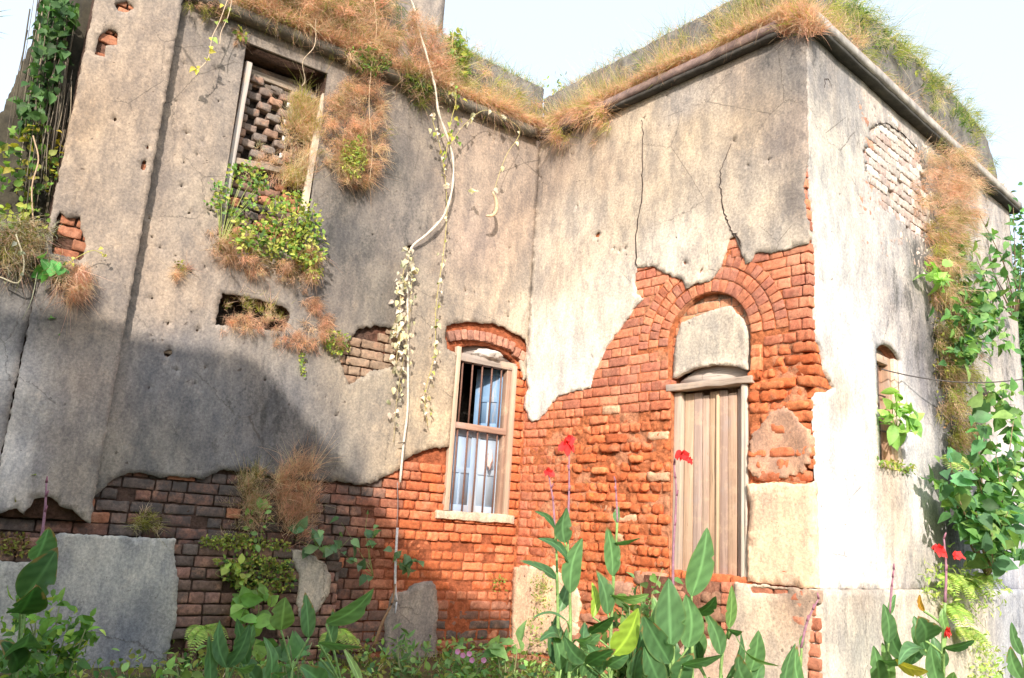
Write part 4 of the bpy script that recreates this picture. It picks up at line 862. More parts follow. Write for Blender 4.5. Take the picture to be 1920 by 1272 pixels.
def thing(name, arrs, mat, label, cat, group=None, kind=None, parent=None):
    V, F_, C = join(arrs); o = mk(name, V, F_, mat, parent, C, True, None if parent else V[V[:, 2].argmin()])
    return tag(o, label, cat, group, kind)
def rootpart(name, loc, label, cat, group=None): return empty(name, loc, label, cat, group)
def stems(paths, r, c): 
    m = MB()
    for p in paths: m.tube(smoothpath(p, 3) if len(p) > 2 else p, [r*(1-.5*i/max(1, (len(p)-1)*3)) for i in range((len(p)-1)*3+1)] if len(p) > 2 else r, 5, c)
    return m
def vine(fr, pts, r=.004, nleaf=20, L=.05, cols=((.62, .62, .45), (.55, .55, .38)), shape='heart', hang=True, jit=.02, name='vine', label='', cat='vine', group=None, scol=(.40, .33, .2), lm=None):
    lm = lm or (WIL if 'wither' in name or 'wither' in label else LF)
    P = smoothpath([wallpt(fr, *p) for p in pts], 6); o = empty(name, P[0], label, cat, group)
    m = MB(); m.tube(P, r, 5, scol); m.build('stem', STEM, o, True)
    if nleaf:
        idx = rng.uniform(0, len(P)-1.01, nleaf); Q = []
        for t in idx: i = int(t); Q.append(P[i].lerp(P[i+1], t-i))
        Q = np.array([tuple(q) for q in Q])+rng.normal(0, jit, (nleaf, 3)); s = rng.uniform(.55, 1.2, nleaf)
        D = unit(np.array([0, 0, -1.])*(1 if hang else .2)+fr.N*.3+rng.normal(0, .45, (nleaf, 3))); Nn = unit(fr.N+rng.normal(0, .5, (nleaf, 3)))
        V, F_, C = leaves_arr(Q, D, Nn, L*s, L*.8*s, cjit(cols, nleaf), shape, .3, .3); mk('leaves', V, F_, lm, o, C, True)
    return o

# ------------------------------------------------------------------ grass along the roof edges
def edge_grass(fr, u0, u1, z, d0, d1, n, L, cols, wts, out=.5, up=1., spread=.45, droop=.5, W=.005, zj=.03, clump=1.5, seed=0):
    u = []; 
    while len(u) < n:
        c = rng.uniform(u0, u1, n*2); k = np.array([noise.noise(Vector((x*clump*2, seed, 0))) for x in c]); u += c[rng.random(len(c)) < .45+k*1.1].tolist()
    u = np.array(u[:n]); ci = rng.uniform(u0, u1, 400); u = np.where(rng.random(n) < .7, ci[rng.integers(0, 400, n)]+rng.normal(0, .018, n), u); u = np.clip(u, u0, u1); lk = np.array([1+.8*noise.noise(Vector((x*2.3, seed+3, 0))) for x in u])
    P = fr.arr(u, z+rng.uniform(-zj, zj, n), rng.uniform(d0, d1, n)); return blades_arr(P, dirs(fr, n, out, up, 0, spread*1.25), L*lk*rng.uniform(.3, 1.35, n), W, droop*.6, cjit(cols, n, .16, wts))
C3 = (DRY, STRAW, YG)
thing('dry_grass', [edge_grass(FB, JU+.02, 0, 4.57, -.12, .11, 11000, .13, (DRY, STRAW, YG, DRY2), (.42, .33, .12, .13), .5, .7, .5, .8), edge_grass(FB, JU, 0, 4.58, -.1, .06, 1800, .30, (STRAW, DRY, YG), (.5, .3, .2), .2, 1, .3, .2, .004),
                    tuft(FB, [(1030, 215), (1145, 190), (1150, 225), (1090, 245), (1020, 262)], 2500, .13, .005, C3, (.6, .3, .1), (.05, .14), .6, -.3, 0, .5, .8),
                    tuft(FB, [(1440, 40), (1525, 15), (1530, 60), (1475, 62)], 3000, .13, .005, C3, (.7, .2, .1), (-.05, .12), .4, .7, 0, .5, .5)], GRS, 'dry orange grass growing along the cornice above the door wall', 'dry grass', kind='stuff')
thing('weeds', [edge_grass(FB, JU, 0, 4.62, -.13, -.08, 2600, .30, (STRAW, YG, DRY, GRN), (.45, .25, .2, .1), .3, 1, .3, .25, .005, .05), edge_grass(FB, JU, 0, 5.08, -.3, -.1, 1800, .18, (STRAW, YG, GRN, DRY), (.35, .3, .2, .15), .3, .9, .5, .5),
                tuft(FB, [(1100, 160), (1280, 65), (1400, 10), (1480, 0), (1490, 30), (1300, 95), (1180, 160), (1090, 185)], 1500, .13, .005, (STRAW, YG, GRN, DRY), (.4, .25, .15, .2), (-.13, -.08), .4, .1, 0, .5, .9)], GRS, 'straw and green weeds growing over the parapet above the door wall', 'weeds', kind='stuff')
thing('dry_grass', [edge_grass(FA, -1.5, -.0, 4.58, -.1, .13, 9000, .16, (DRY, STRAW, YG, DRY2), (.5, .25, .1, .15), .6, .5, .5, .9), edge_grass(FA, -1.4, 0, 4.6, -.1, .0, 2500, .30, (STRAW, YG, DRY), (.4, .3, .3), .2, 1, .3, .3, .004),
                    tuft(FA, [(840, 80), (880, 110), (960, 165), (1030, 200), (1010, 240), (930, 200), (850, 160)], 1800, .13, .005, (STRAW, DRY, YG), (.4, .4, .2), (-.1, .05), .5, .2, 0, .5, .9)], GRS, 'dry orange grass growing along the cornice by the inner corner', 'dry grass', kind='stuff')
thing('weeds', [edge_grass(FA, -1.35, .1, 5.2, -.28, -.1, 1500, .18, (STRAW, YG, GRN), (.35, .35, .3), .3, .9, .5, .6),
                tuft(FA, [(840, 60), (868, 80), (880, 140), (870, 175), (845, 170)], 1500, .16, .006, (YG, STRAW, GRN), (.4, .3, .3), (-.1, .02), .5, .3, 0, .6, .6), foliage(FA, [(838, 65), (862, 60), (880, 110), (880, 150), (845, 140)], 220, .05, .04, (YG, GRN), None, (-.05, .08), 'heart')], GRS, 'green and straw weeds on the parapet beside the grey upper storey', 'weeds', kind='stuff')
P = at(1040, 175, 9.0)
thing('weed', [leaves_arr(np.array([tuple(P)]*60)+rng.normal(0, 1, (60, 3))*[.06, .06, .13]+[0, 0, .02], rng.normal(0, 1, (60, 3))+[0, 0, .4], rng.normal(0, 1, (60, 3))+[0, -1, .5], .06, .022, cjit((GRN, YG), 60), 'lance')], LF, 'small upright green weed on the parapet at the inner corner', 'weed')
# over the grey wall: heavy overhang
ov = [(470, -30), (600, -30), (850, 60), (850, 165), (815, 165), (760, 145), (700, 130), (655, 105), (600, 65), (520, 35), (465, 12)]
thing('dry_grass', [tuft(FA, ov, 19000, .12, .005, (DRY, DRY2, STRAW, MOSS), (.5, .22, .16, .12), (.02, .24), .7, .15, 0, .6, .9), edge_grass(FA, -3.6, -1.3, 4.56, -.1, .2, 5500, .20, (DRY, DRY2, STRAW, MOSS), (.45, .2, .2, .15), .4, .8, .5, .6),
                    tuft(FA, [(470, -40), (745, -40), (745, 60), (620, 60), (480, 10)], 9000, .17, .006, (DRY2, MOSS, DKG, STRAW), (.35, .3, .15, .2), (-.1, .05), .7, .1, 0, .6, .7),
                    tuft(FA, [(345, -10), (470, -10), (470, 40), (400, 40)], 1500, .07, .005, (DRY2, MOSS), None, (.06, .13), .6, -.2, 0, .6, .8)], GRS, 'heavy tangle of dry orange grass overhanging the cornice above the broken window', 'dry grass', kind='stuff')
thing('fern', [foliage(FA, [(655, 90), (690, 85), (725, 100), (730, 130), (700, 140), (670, 128)], 420, .055, .014, (DKG, GRN, MOSS), (.4, .3, .3), (.12, .28), 'lance', 1, .1, .7)], LF, 'dark green fern tuft in the dry grass right of the broken window head', 'fern')
thing('weeds', [foliage(FA, [(755, 135), (800, 150), (805, 175), (770, 170)], 150, .05, .035, (GRN, DKG, YG), None, (.05, .2), 'heart'), tuft(FA, [(760, 140), (830, 160), (820, 190), (765, 175)], 900, .12, .005, (MOSS, DKG, DRY2), None, (.02, .15), .6, -.4)], GRS, 'small green weeds hanging under the cornice beside the whitish pipe', 'weeds', kind='stuff')
# ------------------------------------------------------------------ around the broken window
thing('dry_grass', [tuft(FA, [(640, 150), (690, 140), (718, 170), (722, 230), (715, 300), (725, 315), (700, 345), (660, 345), (630, 330), (600, 330), (600, 260), (612, 200)], 13500, .095, .004, (DRY, DRY2, STRAW, MOSS), (.45, .22, .25, .08), (0, .16), .8, .0, 0, .7, .8)], GRS, 'bushy mat of dry orange grass on the wall right of the broken window', 'dry grass', kind='stuff')
thing('fern', [foliage(FA, [(645, 265), (680, 260), (690, 300), (672, 335), (648, 330), (636, 300)], 600, .045, .013, (YG, GRN, MOSS), (.45, .2, .35), (.14, .24), 'lance', 1, -.1, .6)], LF, 'yellow green fern tuft in the middle of the dry grass mat', 'fern')
thing('dry_grass', [tuft(FA, [(552, 185), (588, 182), (592, 230), (580, 320), (560, 350), (530, 350), (545, 290), (545, 230)], 6500, .13, .0045, (STRAW, DRY, YG), (.5, .32, .18), (-.14, .0), .3, .9, 0, .45, .2),
                    tuft(FA, [(460, 250), (520, 300), (560, 320), (560, 350), (470, 330)], 900, .10, .004, (DRY, STRAW), None, (-.15, -.05), .4, .8)], GRS, 'straw coloured grass standing inside the broken window', 'dry grass', kind='stuff')
thing('dry_grass', [tuft(FA, [(392, 440), (420, 430), (470, 450), (540, 480), (600, 470), (608, 500), (590, 530), (545, 525), (480, 505), (430, 490), (398, 470)], 6000, .075, .004, (DRY, DRY2, STRAW, MOSS), (.5, .25, .15, .1), (0, .16), .8, -.2, 0, .6, .9)], GRS, 'dry orange grass spilling from the sill of the broken window', 'dry grass', kind='stuff')
o = empty('leafy_bush', FA.W(-2.95, 2.3, .05), 'bright yellow green leafy bush growing from the sill of the broken window', 'bush')
V, F_, C = join([foliage(FA, [(500, 370), (560, 360), (600, 400), (605, 460), (600, 500), (560, 490), (500, 480), (450, 470), (420, 450), (470, 420), (500, 410)], 900, .052, .03, (YG, GRN, (.50, .52, .14), DKG), (.32, .36, .2, .12), (.02, .26), 'oval'), foliage(FA, [(560, 480), (605, 470), (600, 530), (575, 520)], 120, .045, .03, (YG, GRN), None, (.05, .2))])
mk('foliage', V, F_, LF, o, C, True)
stems([[Vector(FA.W(-2.9, 2.3, .03)), wallpt(FA, 520, 430, .1), wallpt(FA, 540, 380, .12)], [Vector(FA.W(-2.9, 2.3, .03)), wallpt(FA, 570, 430, .1), wallpt(FA, 590, 380, .12)]], .006, (.3, .36, .12)).build('stem', STEM, o, True)
o = empty('leafy_weed', wallpt(FA, 412, 470, .03), 'slender green weed with leafy tips at the left post of the broken window', 'weed')
tips = [(440, 322, .10), (465, 318, .12), (480, 325, .13), (450, 345, .1), (478, 355, .12), (470, 380, .12), (415, 370, .08), (408, 350, .06), (405, 385, .06), (440, 400, .1), (455, 420, .1), (490, 345, .12)]
stems([[wallpt(FA, 412, 470, .03), wallpt(FA, (x+415)/2, (y+440)/2, d), wallpt(FA, x, y, d)] for x, y, d in tips], .004, (.36, .42, .14)).build('stem', STEM, o, True)
Q = np.repeat(np.array([tuple(wallpt(FA, *t)) for t in tips]), 26, 0); Q = Q+rng.normal(0, .035, Q.shape); nq = len(Q)
V, F_, C = leaves_arr(Q, dirs(FA, nq, .3, .4, 0, .7), dirs(FA, nq, 1, .4, 0, .5), .045*rng.uniform(.6, 1.2, nq), .026, cjit((GRN, YG, (.16, .30, .10)), nq), 'oval'); mk('leaves', V, F_, LF, o, C, True)
thing('dry_grass', [tuft(FA, [(417, 592), (450, 588), (500, 600), (540, 605), (560, 615), (620, 620), (645, 640), (630, 655), (590, 650), (540, 640), (500, 628), (470, 616), (440, 605), (415, 600)], 6500, .062, .004, (DRY, STRAW, DRY2), (.6, .22, .18), (-.05, .12), .8, .1, 0, .6, .8),
                    tuft(FA, [(560, 540), (600, 545), (625, 590), (622, 615), (600, 600), (575, 560)], 1500, .07, .004, (DRY, DRY2), None, (0, .06), .8, -.3), tuft(FA, [(418, 572), (440, 555), (520, 572), (532, 600), (500, 592), (440, 592)], 1500, .065, .004, (STRAW, DRY, YG), None, (-.12, .0), .3, 1, 0, .4, .2)], GRS, 'dry orange grass filling and spilling out of the niche under the broken window', 'dry grass', kind='stuff')
thing('weeds', [foliage(FA, [(612, 618), (650, 625), (655, 655), (630, 668), (610, 650)], 240, .035, .018, (MOSS, GRN, YG), None, (.02, .1), 'oval'), foliage(FA, [(563, 655), (572, 660), (570, 715), (562, 700)], 40, .03, .02, (YG, GRN), None, (.01, .05))], LF, 'little green weeds at the right end of the niche grass', 'weeds', kind='stuff')
thing('grass_tuft', [tuft(FA, [(327, 495), (345, 490), (348, 515), (338, 525), (328, 520)], 420, .06, .004, (DRY, STRAW), None, (0, .05), .8, 0), foliage(FA, [(330, 485), (345, 488), (345, 505), (330, 505)], 25, .03, .02, (YG, MOSS), None, (.02, .07))], GRS, 'small tuft of orange grass rooted in the wall right of the pier', 'grass tuft')
thing('grass_tuft', [tuft(FA, [(437, 60), (452, 55), (458, 85), (440, 85)], 350, .05, .004, (DRY, DRY2), None, (0, .05), .8, 0), foliage(FA, [(440, 55), (460, 55), (465, 72), (445, 75)], 16, .06, .035, (GRN, YG), None, (.03, .09))], GRS, 'small leafy tuft at the top left corner of the broken window', 'grass tuft')
# ------------------------------------------------------------------ ledge left of the pier
LD = MB(); LD.slab(FA, -6.6, -4.64, 1.72, 1.83, -.45, .06, (.10, .085, .07, .4), .02, 10); tag(LD.build('ledge', CO, house), 'dark mossy ledge left of the pier')
thing('dry_grass', [tuft(FA, [(-20, 420), (40, 410), (90, 430), (115, 470), (110, 510), (60, 500), (0, 500), (-20, 490)], 4500, .11, .005, (DRY2, STRAW, MOSS, (.45, .45, .36)), (.3, .2, .2, .3), (-.05, .16), .7, .2, 0, .6, .8),
                    tuft(FA, [(112, 490), (165, 500), (170, 530), (150, 560), (115, 545), (100, 520)], 2400, .085, .0045, (DRY, DRY2, STRAW), (.55, .3, .15), (.10, .24), .7, -.4, 0, .55, .9)], GRS, 'dry grass drooping from the ledge at the left of the pier', 'dry grass', kind='stuff')
o = thing('creeper', [foliage(FA, [(78, -10), (150, -10), (140, 60), (120, 120), (95, 200), (70, 240), (35, 235), (35, 190), (60, 130)], 330, .085, .075, (DKG, (.06, .14, .045), (.11, .22, .08), (.04, .09, .03)), None, (-.3, .1), 'heart', .6, -.6, .5), foliage(FA, [(20, 235), (110, 240), (115, 330), (60, 380), (0, 350), (0, 260)], 170, .06, .05, (MOSS, GRN, DKG, (.35, .30, .05)), None, (-.2, .05), 'heart'),
                      foliage(FA, [(-20, 390), (60, 380), (100, 420), (60, 450), (-20, 440)], 130, .05, .035, (YG, MOSS, GRN), None, (-.1, .12), 'oval')], LF, 'dark heart leaved creeper climbing behind the left edge of the pier', 'creeper')
m = MB()
for i in range(90):
    x = random.uniform(70, 145)-random.uniform(0, 20); y0 = random.uniform(-20, 200); y1 = y0+random.uniform(100, 260); d = random.uniform(-.3, .0); sh_ = (y1-y0)*-.16
    if y1 > 440: y1 = 440
    m.tube(smoothpath([wallpt(FA, x, y0, d), wallpt(FA, x+sh_*.5+random.uniform(-9, 9), (y0+y1)/2, d+.03), wallpt(FA, x+sh_+random.uniform(-8, 8), y1, d)], 4), random.uniform(.002, .006), 4, random.choice([(.20, .17, .13), (.12, .10, .08), (.32, .27, .2), (.09, .08, .06)]))
m.build('hanging_roots', STEM, o, True)
# root-bound stub of wall behind the pier
bw = sheet('wall', FA, [rough([(-5.12, 1.8), (-4.5, 1.8), (-4.5, 5.4), (-4.98, 5.3), (-5.05, 4.6), (-5.0, 3.9), (-5.1, 3.2), (-5.2, 2.6)], .05, .01, 9)], [], CO, house, lambda u, z: np.tile(np.array([.07, .065, .05, .5]), (len(u), 1)), .08, .5, -.35, .05); tag(bw, 'dark root covered stub of wall behind the pier')
bw = sheet('wall', FA, [rough([(-6.6, 1.8), (-4.9, 1.8), (-4.95, 2.45), (-5.3, 2.62), (-5.8, 2.6), (-6.6, 2.7)], .05, .01, 9)], [], CO, house, lambda u, z: np.tile(np.array([.22, .21, .19, .3]), (len(u), 1)), .08, .3, -.5, .03); tag(bw, 'low grey wall above the mossy ledge')
o = thing('ivy', [foliage(FA, [(70, 480), (100, 475), (125, 485), (120, 510), (80, 515)], 9, .10, .10, ((.10, .30, .12), (.12, .34, .10)), None, (.12, .22), 'round', .3, -.3, .3), foliage(FA, [(85, 590), (118, 590), (118, 640), (90, 645)], 26, .06, .055, (GRN, (.15, .38, .08)), None, (.02, .08), 'heart', .3, -.5),
                  foliage(FA, [(62, 690), (78, 690), (85, 760), (60, 750)], 26, .045, .04, (GRN, MOSS), None, (.02, .06), 'heart', .3, -.5), foliage(FA, [(60, 750), (95, 745), (90, 770), (62, 765)], 9, .06, .05, (GRN, (.12, .3, .1)), None, (.02, .06), 'heart'), foliage(FA, [(55, 780), (85, 780), (80, 835), (58, 835)], 30, .045, .04, (GRN, MOSS), None, (.02, .06), 'heart'),
                  foliage(FA, [(35, 850), (78, 850), (60, 915), (25, 935), (25, 920)], 60, .055, .048, (GRN, YG, MOSS), None, (.02, .07), 'heart')], LF, 'string of green ivy leaves trailing down the joint at the left of the pier', 'ivy')
stems([[wallpt(FA, 105, 520, .06), wallpt(FA, 70, 620, .03), wallpt(FA, 75, 700, .03), wallpt(FA, 68, 800, .03), wallpt(FA, 40, 920, .03)], [wallpt(FA, 72, 500, .15), wallpt(FA, 60, 560, .12), wallpt(FA, 42, 600, .1)]], .004, (.34, .36, .26)).build('stem', STEM, o, True)
vine(FA, [(0, 520, .12), (35, 530, .15), (45, 490, .2), (30, 440, .2)], .006, 6, .04, ((.45, .48, .38),), label='pale bare vine looping under the mossy ledge', scol=(.48, .45, .33))
vine(FA, [(62, 255, .05), (72, 300, .08), (60, 350, .08), (62, 420, .1)], .006, 0, label='bare reddish root hanging above the mossy ledge', scol=(.5, .36, .24))
o = vine(FA, [(118, 500, .17), (150, 480, .2), (175, 470, .2), (195, 478, .19)], .003, 10, .03, ((.62, .62, .15),), label='thin yellow tendril reaching over the pier brick patch', scol=(.5, .48, .14))
# ------------------------------------------------------------------ vines hanging on the grey wall
PALE = ((.70, .66, .54), (.60, .56, .42), (.46, .44, .30), (.66, .60, .34))
vine(FA, [(765, 465, .12), (752, 540, .12), (748, 620, .1), (742, 690, .09)], .004, 95, .066, PALE, jit=.032, label='dense strand of withered pale leaves hanging beside the pipe bend', name='withered_vine', scol=(.45, .38, .2))
vine(FA, [(775, 480, .12), (770, 560, .12), (762, 640, .1), (745, 740, .08), (738, 830, .05)], .003, 55, .055, PALE, jit=.03, label='withered strand reaching lowest, in front of the pipe', name='withered_vine', scol=(.45, .38, .2))
vine(FA, [(808, 215, .2), (828, 290, .16), (838, 380, .15), (832, 470, .14), (818, 570, .12), (815, 660, .09), (797, 740, .07), (802, 800, .05)], .0035, 75, .052, PALE+(YG,), jit=.028, label='long yellowish vine with scattered leaves between the pipe and the window', name='withered_vine', scol=(.50, .44, .16))
vine(FA, [(850, 60, .1), (846, 130, .16), (855, 185, .18), (845, 230, .16), (835, 300, .14)], .004, 50, .055, (YG, GRN, (.62, .58, .1), PALE[0]), jit=.05, label='yellow flowering vine tumbling from the parapet beside the upper storey', scol=(.5, .46, .15))
vine(FA, [(845, 270, .18), (870, 235, .2), (905, 208, .2), (935, 215, .2), (975, 245, .18), (950, 290, .2), (935, 330, .2), (926, 360, .2)], .003, 16, .06, PALE, jit=.015, label='arching vine with pale hanging leaves under the cornice', name='withered_vine', scol=(.5, .44, .2))
vine(FA, [(700, -20, .25), (706, 60, .25), (696, 130, .22), (692, 200, .2), (698, 280, .2), (693, 340, .18)], .0035, 0, label='long bare tendril hanging over the dry grass mat', scol=(.55, .42, .28))
vine(FA, [(592, 35, .25), (590, 85, .25), (568, 115, .2), (572, 150, .15), (566, 162, .14)], .004, 0, label='short bare tendril hanging into the broken window', scol=(.55, .45, .33))
vine(FA, [(430, -10, .2), (412, 40, .2), (398, 70, .2), (390, 110, .2), (372, 130, .2), (360, 133, .2)], .0035, 12, .055, ((.60, .58, .10), (.36, .50, .12)), jit=.015, label='tendril with a few yellow leaves dangling beside the pier', scol=(.6, .48, .35))
vine(FA, [(437, -10, .2), (428, 30, .2), (415, 60, .2), (412, 85, .2)], .0035, 2, .05, ((.36, .50, .12),), label='shorter bare tendril dangling beside the pier', scol=(.6, .48, .35))
for i, (x, y) in enumerate([(888, 358)]):
    thing('dry_leaf', [leaves_arr(np.array([tuple(wallpt(FA, x+random.uniform(-4, 4), y+random.uniform(-3, 3), .2)) for _ in range(4)]), rng.normal(0, 1, (4, 3)), rng.normal(0, 1, (4, 3)), .055, .05, cjit(((.75, .74, .62),), 4), 'heart')], LF, 'single pale dry leaf caught on a thread left of the bean pod', 'leaf')
m = MB(); Pp = smoothpath([wallpt(FA, 924, 360, .2), wallpt(FA, 930, 376, .2), wallpt(FA, 931, 392, .2), wallpt(FA, 924, 404, .2), wallpt(FA, 912, 405, .2)], 4)
m.tube(Pp, [.006+.014*math.sin(math.pi*(i+1)/(len(Pp)+1))**.7 for i in range(len(Pp))], 8, (.62, .46, .30)); tag(m.build('bean_pod', STEM, smooth=True), 'curved tan bean pod hanging in front of the grey wall', 'bean pod')
# ------------------------------------------------------------------ greenery of the whitewashed wall
thing('dry_grass', [edge_grass(FC, .0, CE, 4.58, -.1, .02, 5000, .12, (DRY, STRAW, YG, DRY2), (.35, .35, .18, .12), .4, .9, .5, .5), tuft(FC, [(1528, 20), (1560, 30), (1620, 90), (1600, 90), (1530, 45)], 1500, .14, .005, (DRY, STRAW, YG), None, (-.06, .08), .3, .8)], GRS, 'thin dry grass on the cornice of the whitewashed wall', 'dry grass', kind='stuff')
thing('weeds', [edge_grass(FC, .1, CE, 5.38, -.3, -.1, 2600, .22, (YG, GRN, STRAW), (.4, .35, .25), .4, .8, .5, .6), edge_grass(FC, .1, CE, 5.3, -.3, -.1, 500, .45, (STRAW, (.35, .34, .2), YG), (.4, .3, .3), .2, 1, .3, .2, .004),
                tuft(FC, [(1540, -20), (1640, 30), (1760, 130), (1830, 220), (1860, 300), (1850, 340), (1790, 240), (1700, 150), (1600, 80), (1540, 30)], 3600, .16, .005, (YG, GRN, STRAW, DKG), (.4, .25, .25, .1), (-.13, -.06), .6, .1, 0, .6, .8),
                foliage(FC, [(1560, -20), (1650, 30), (1780, 150), (1850, 260), (1840, 280), (1740, 170), (1640, 90), (1560, 30)], 260, .06, .018, (GRN, YG, DKG), None, (-.12, .05), 'lance')], GRS, 'bright green and straw weeds thick on the parapet of the whitewashed wall', 'weeds', kind='stuff')
thing('weeds', [tuft(FB, [(1330, 10), (1420, -20), (1530, -20), (1530, 10), (1440, 30), (1360, 40)], 1500, .15, .005, (YG, GRN, STRAW), None, (-.13, -.06), .4, .4)], GRS, 'green weeds at the outer corner of the roof', 'weeds', kind='stuff')
col = [(1745, 285), (1780, 275), (1815, 310), (1832, 350), (1820, 400), (1790, 430), (1760, 420), (1740, 370), (1732, 320)]
thing('dry_grass', [tuft(FC, col, 8000, .12, .004, (DRY, DRY2, STRAW, MOSS), (.45, .25, .22, .08), (.0, .28), .8, -.1, 0, .6, .8), tuft(FC, [(1750, 380), (1800, 380), (1810, 450), (1790, 560), (1770, 560), (1755, 470)], 6000, .11, .005, (STRAW, DRY, YG, MOSS), (.3, .35, .2, .15), (.0, .22), .7, -.4, 0, .5, .8)], GRS, 'big mop of dry orange grass hanging from the cornice of the whitewashed wall', 'dry grass', kind='stuff')
thing('creeper', [tuft(FC, [(1765, 540), (1800, 540), (1812, 700), (1830, 830), (1800, 840), (1775, 760), (1768, 640)], 6500, .11, .005, (MOSS, DRY2, YG, STRAW), (.3, .3, .2, .2), (.0, .2), .6, -.6, 0, .5, .8), foliage(FC, [(1760, 520), (1795, 520), (1810, 700), (1835, 830), (1795, 850), (1770, 740)], 800, .035, .02, (MOSS, YG, (.40, .26, .14), GRN), None, (.0, .2), 'oval')], GRS, 'straggly green brown creeper hanging in a column down the whitewashed wall', 'creeper', kind='stuff')
def bush(name, fr, base, tips, nper, L, W, cols, label, cat, shape='heart', sp=.06, r=.012, sc=(.30, .22, .14), mat=None, arch=.25, out=.5):
    b = wallpt(fr, *base); o = empty(name, b, label, cat); T = [wallpt(fr, *t) for t in tips]
    m = MB()
    for t in T:
        mid = b.lerp(t, .5)+Vector(rng.normal(0, .04, 3)); m.tube(smoothpath([b, mid, t], 4), [r*(1-.75*i/8) for i in range(9)], 5, sc)
    m.build('stem', STEM, o, True)
    Q = []
    for t in T:
        for k in range(nper): f = random.uniform(.45, 1.08); Q.append(tuple(b.lerp(t, f)))
    Q = np.array(Q)+rng.normal(0, sp, (len(Q), 3)); n = len(Q); s = rng.uniform(.55, 1.25, n)
    dn = (Q-fr.O)@fr.N; Q = Q+fr.N*np.maximum(0, .02-dn)[:, None]
    V, F_, C = leaves_arr(Q, unit(fr.N*out*.6+UPV*-.2+rng.normal(0, .6, (n, 3))), unit(fr.N*.7+UPV*.6+np.array([0, -.3, 0])+rng.normal(0, .45, (n, 3))), L*s, W*s, cjit(cols, n, .16), shape, arch=arch)
    mk('leaves', V, F_, mat or LF, o, C, True); return o
G1, G2, G3 = (.14, .30, .09), (.08, .20, .07), (.24, .40, .12)
bush('leafy_shrub', FC, (1790, 620, .05), [(1800, 500, .2), (1830, 530, .3), (1865, 560, .3), (1885, 600, .3), (1870, 640, .35), (1830, 660, .35), (1800, 670, .25), (1850, 590, .4), (1815, 580, .4), (1800, 470, .15)], 40, .13, .07, (G1, G2, G3), 'leafy green shrub rooted high in the creeper column', 'shrub', 'lance', .08)
bush('sapling', FC, (1905, 600, .1), [(1835, 400, .3), (1850, 440, .3), (1880, 480, .4), (1830, 480, .3), (1860, 510, .3), (1900, 520, .4), (1915, 440, .4), (1900, 390, .4)], 9, .12, .08, (G1, G2), 'thin upright sapling with sparse leaves by the right end of the whitewashed wall', 'sapling', 'heart', .07, .01)
bush('pipal_sapling', FC, (1850, 1080, .2), [(1790, 900, .35), (1780, 860, .3), (1830, 880, .5), (1870, 860, .5), (1910, 880, .6), (1930, 930, .6), (1890, 960, .6), (1830, 960, .5), (1800, 940, .4), (1860, 1000, .6), (1910, 990, .6), (1830, 790, .4), (1870, 830, .4), (1900, 790, .5), (1880, 900, .5), (1850, 930, .5), (1910, 840, .5)], 24, .15, .125, (G1, G2, G3, (.12, .27, .13)), 'pipal sapling with broad heart leaves at the right edge', 'sapling', 'heart', .09, .014)
bush('pipal_twig', FC, (1850, 740, .1), [(1858, 735, .4), (1880, 745, .45), (1905, 760, .45), (1845, 785, .3), (1900, 800, .5)], 9, .13, .11, (G1, G3), 'pipal twig with a few big leaves by the dark hole in the whitewashed wall', 'twig', 'heart', .06, .008)
bush('leafy_weed', FC, (1678, 812, .0), [(1675, 750, .12), (1690, 745, .15), (1700, 775, .15), (1668, 780, .1), (1700, 800, .12), (1680, 800, .15)], 8, .17, .09, ((.34, .56, .14), (.26, .48, .12)), 'light green leafy weed growing out of the small window', 'weed', 'oval', .03, .006, (.4, .5, .2))
bush('leafy_weed', FC, (1770, 535, .1), [(1745, 495, .15), (1760, 500, .18), (1742, 520, .15), (1755, 525, .2)], 5, .13, .10, ((.34, .56, .14), (.26, .48, .12)), 'light green heart leaved sprig at the left of the creeper column', 'weed', 'heart', .03, .006, (.4, .5, .2))
thing('weeds', [foliage(FC, [(1650, 862), (1715, 870), (1712, 890), (1690, 885), (1655, 875)], 120, .04, .02, (YG, GRN), None, (.0, .08), 'oval')], LF, 'little green weeds on the sill of the small window', 'weeds', kind='stuff')
# ferns
def fern(fr, base, n, L, cols, label, name='fern', spread=1., up=.6, npin=15, pin=.3, seed=0):
    b = wallpt(fr, *base); o = empty(name, b, label, 'fern'); m = MB(); Q = []; D = []; Nn = []; Ls = []
    for k in range(n):
        a = random.uniform(-1, 1)*spread; dr = Vector(fr.N)*random.uniform(.4, .9)+Vector(fr.U)*a+Vector((0, 0, up*random.uniform(.3, 1.2))); dr.normalize(); LL = L*random.uniform(.6, 1.1)
        P = [b+dr*LL*t+Vector((0, 0, -LL*.9*t*t)) for t in np.linspace(0, 1, 9)]; m.tube(P, .0022, 4, (.3, .35, .12))
        for i in range(npin):
            t = .15+.85*i/npin; f = t*8; j = min(int(f), 7); p = P[j].lerp(P[j+1], f-j); tg = (P[j+1]-P[j]).normalized(); sd = tg.cross(Vector((0, 0, 1))).normalized(); nn = sd.cross(tg)
            for s in (-1, 1): Q.append(tuple(p)); D.append(tuple(sd*s+tg*.35)); Nn.append(tuple(nn)); Ls.append(LL*pin*math.sin(math.pi*min(1, t*.8+.2))**.8)
    m.build('stem', STEM, o, True); nq = len(Q); Ls = np.array(Ls); V, F_, C = leaves_arr(np.array(Q), np.array(D), np.array(Nn), Ls, Ls*.22+.003, cjit(cols, nq, .1), 'lance', .1, .15); mk('fronds', V, F_, LF, o, C, True); return o
LG = ((.42, .58, .14), (.32, .50, .12), (.50, .60, .18))
fern(FC, (1780, 860, .1), 12, .34, ((.30, .42, .12), (.44, .52, .2)), 'pale feathery fern hanging beside the pipal sapling top')
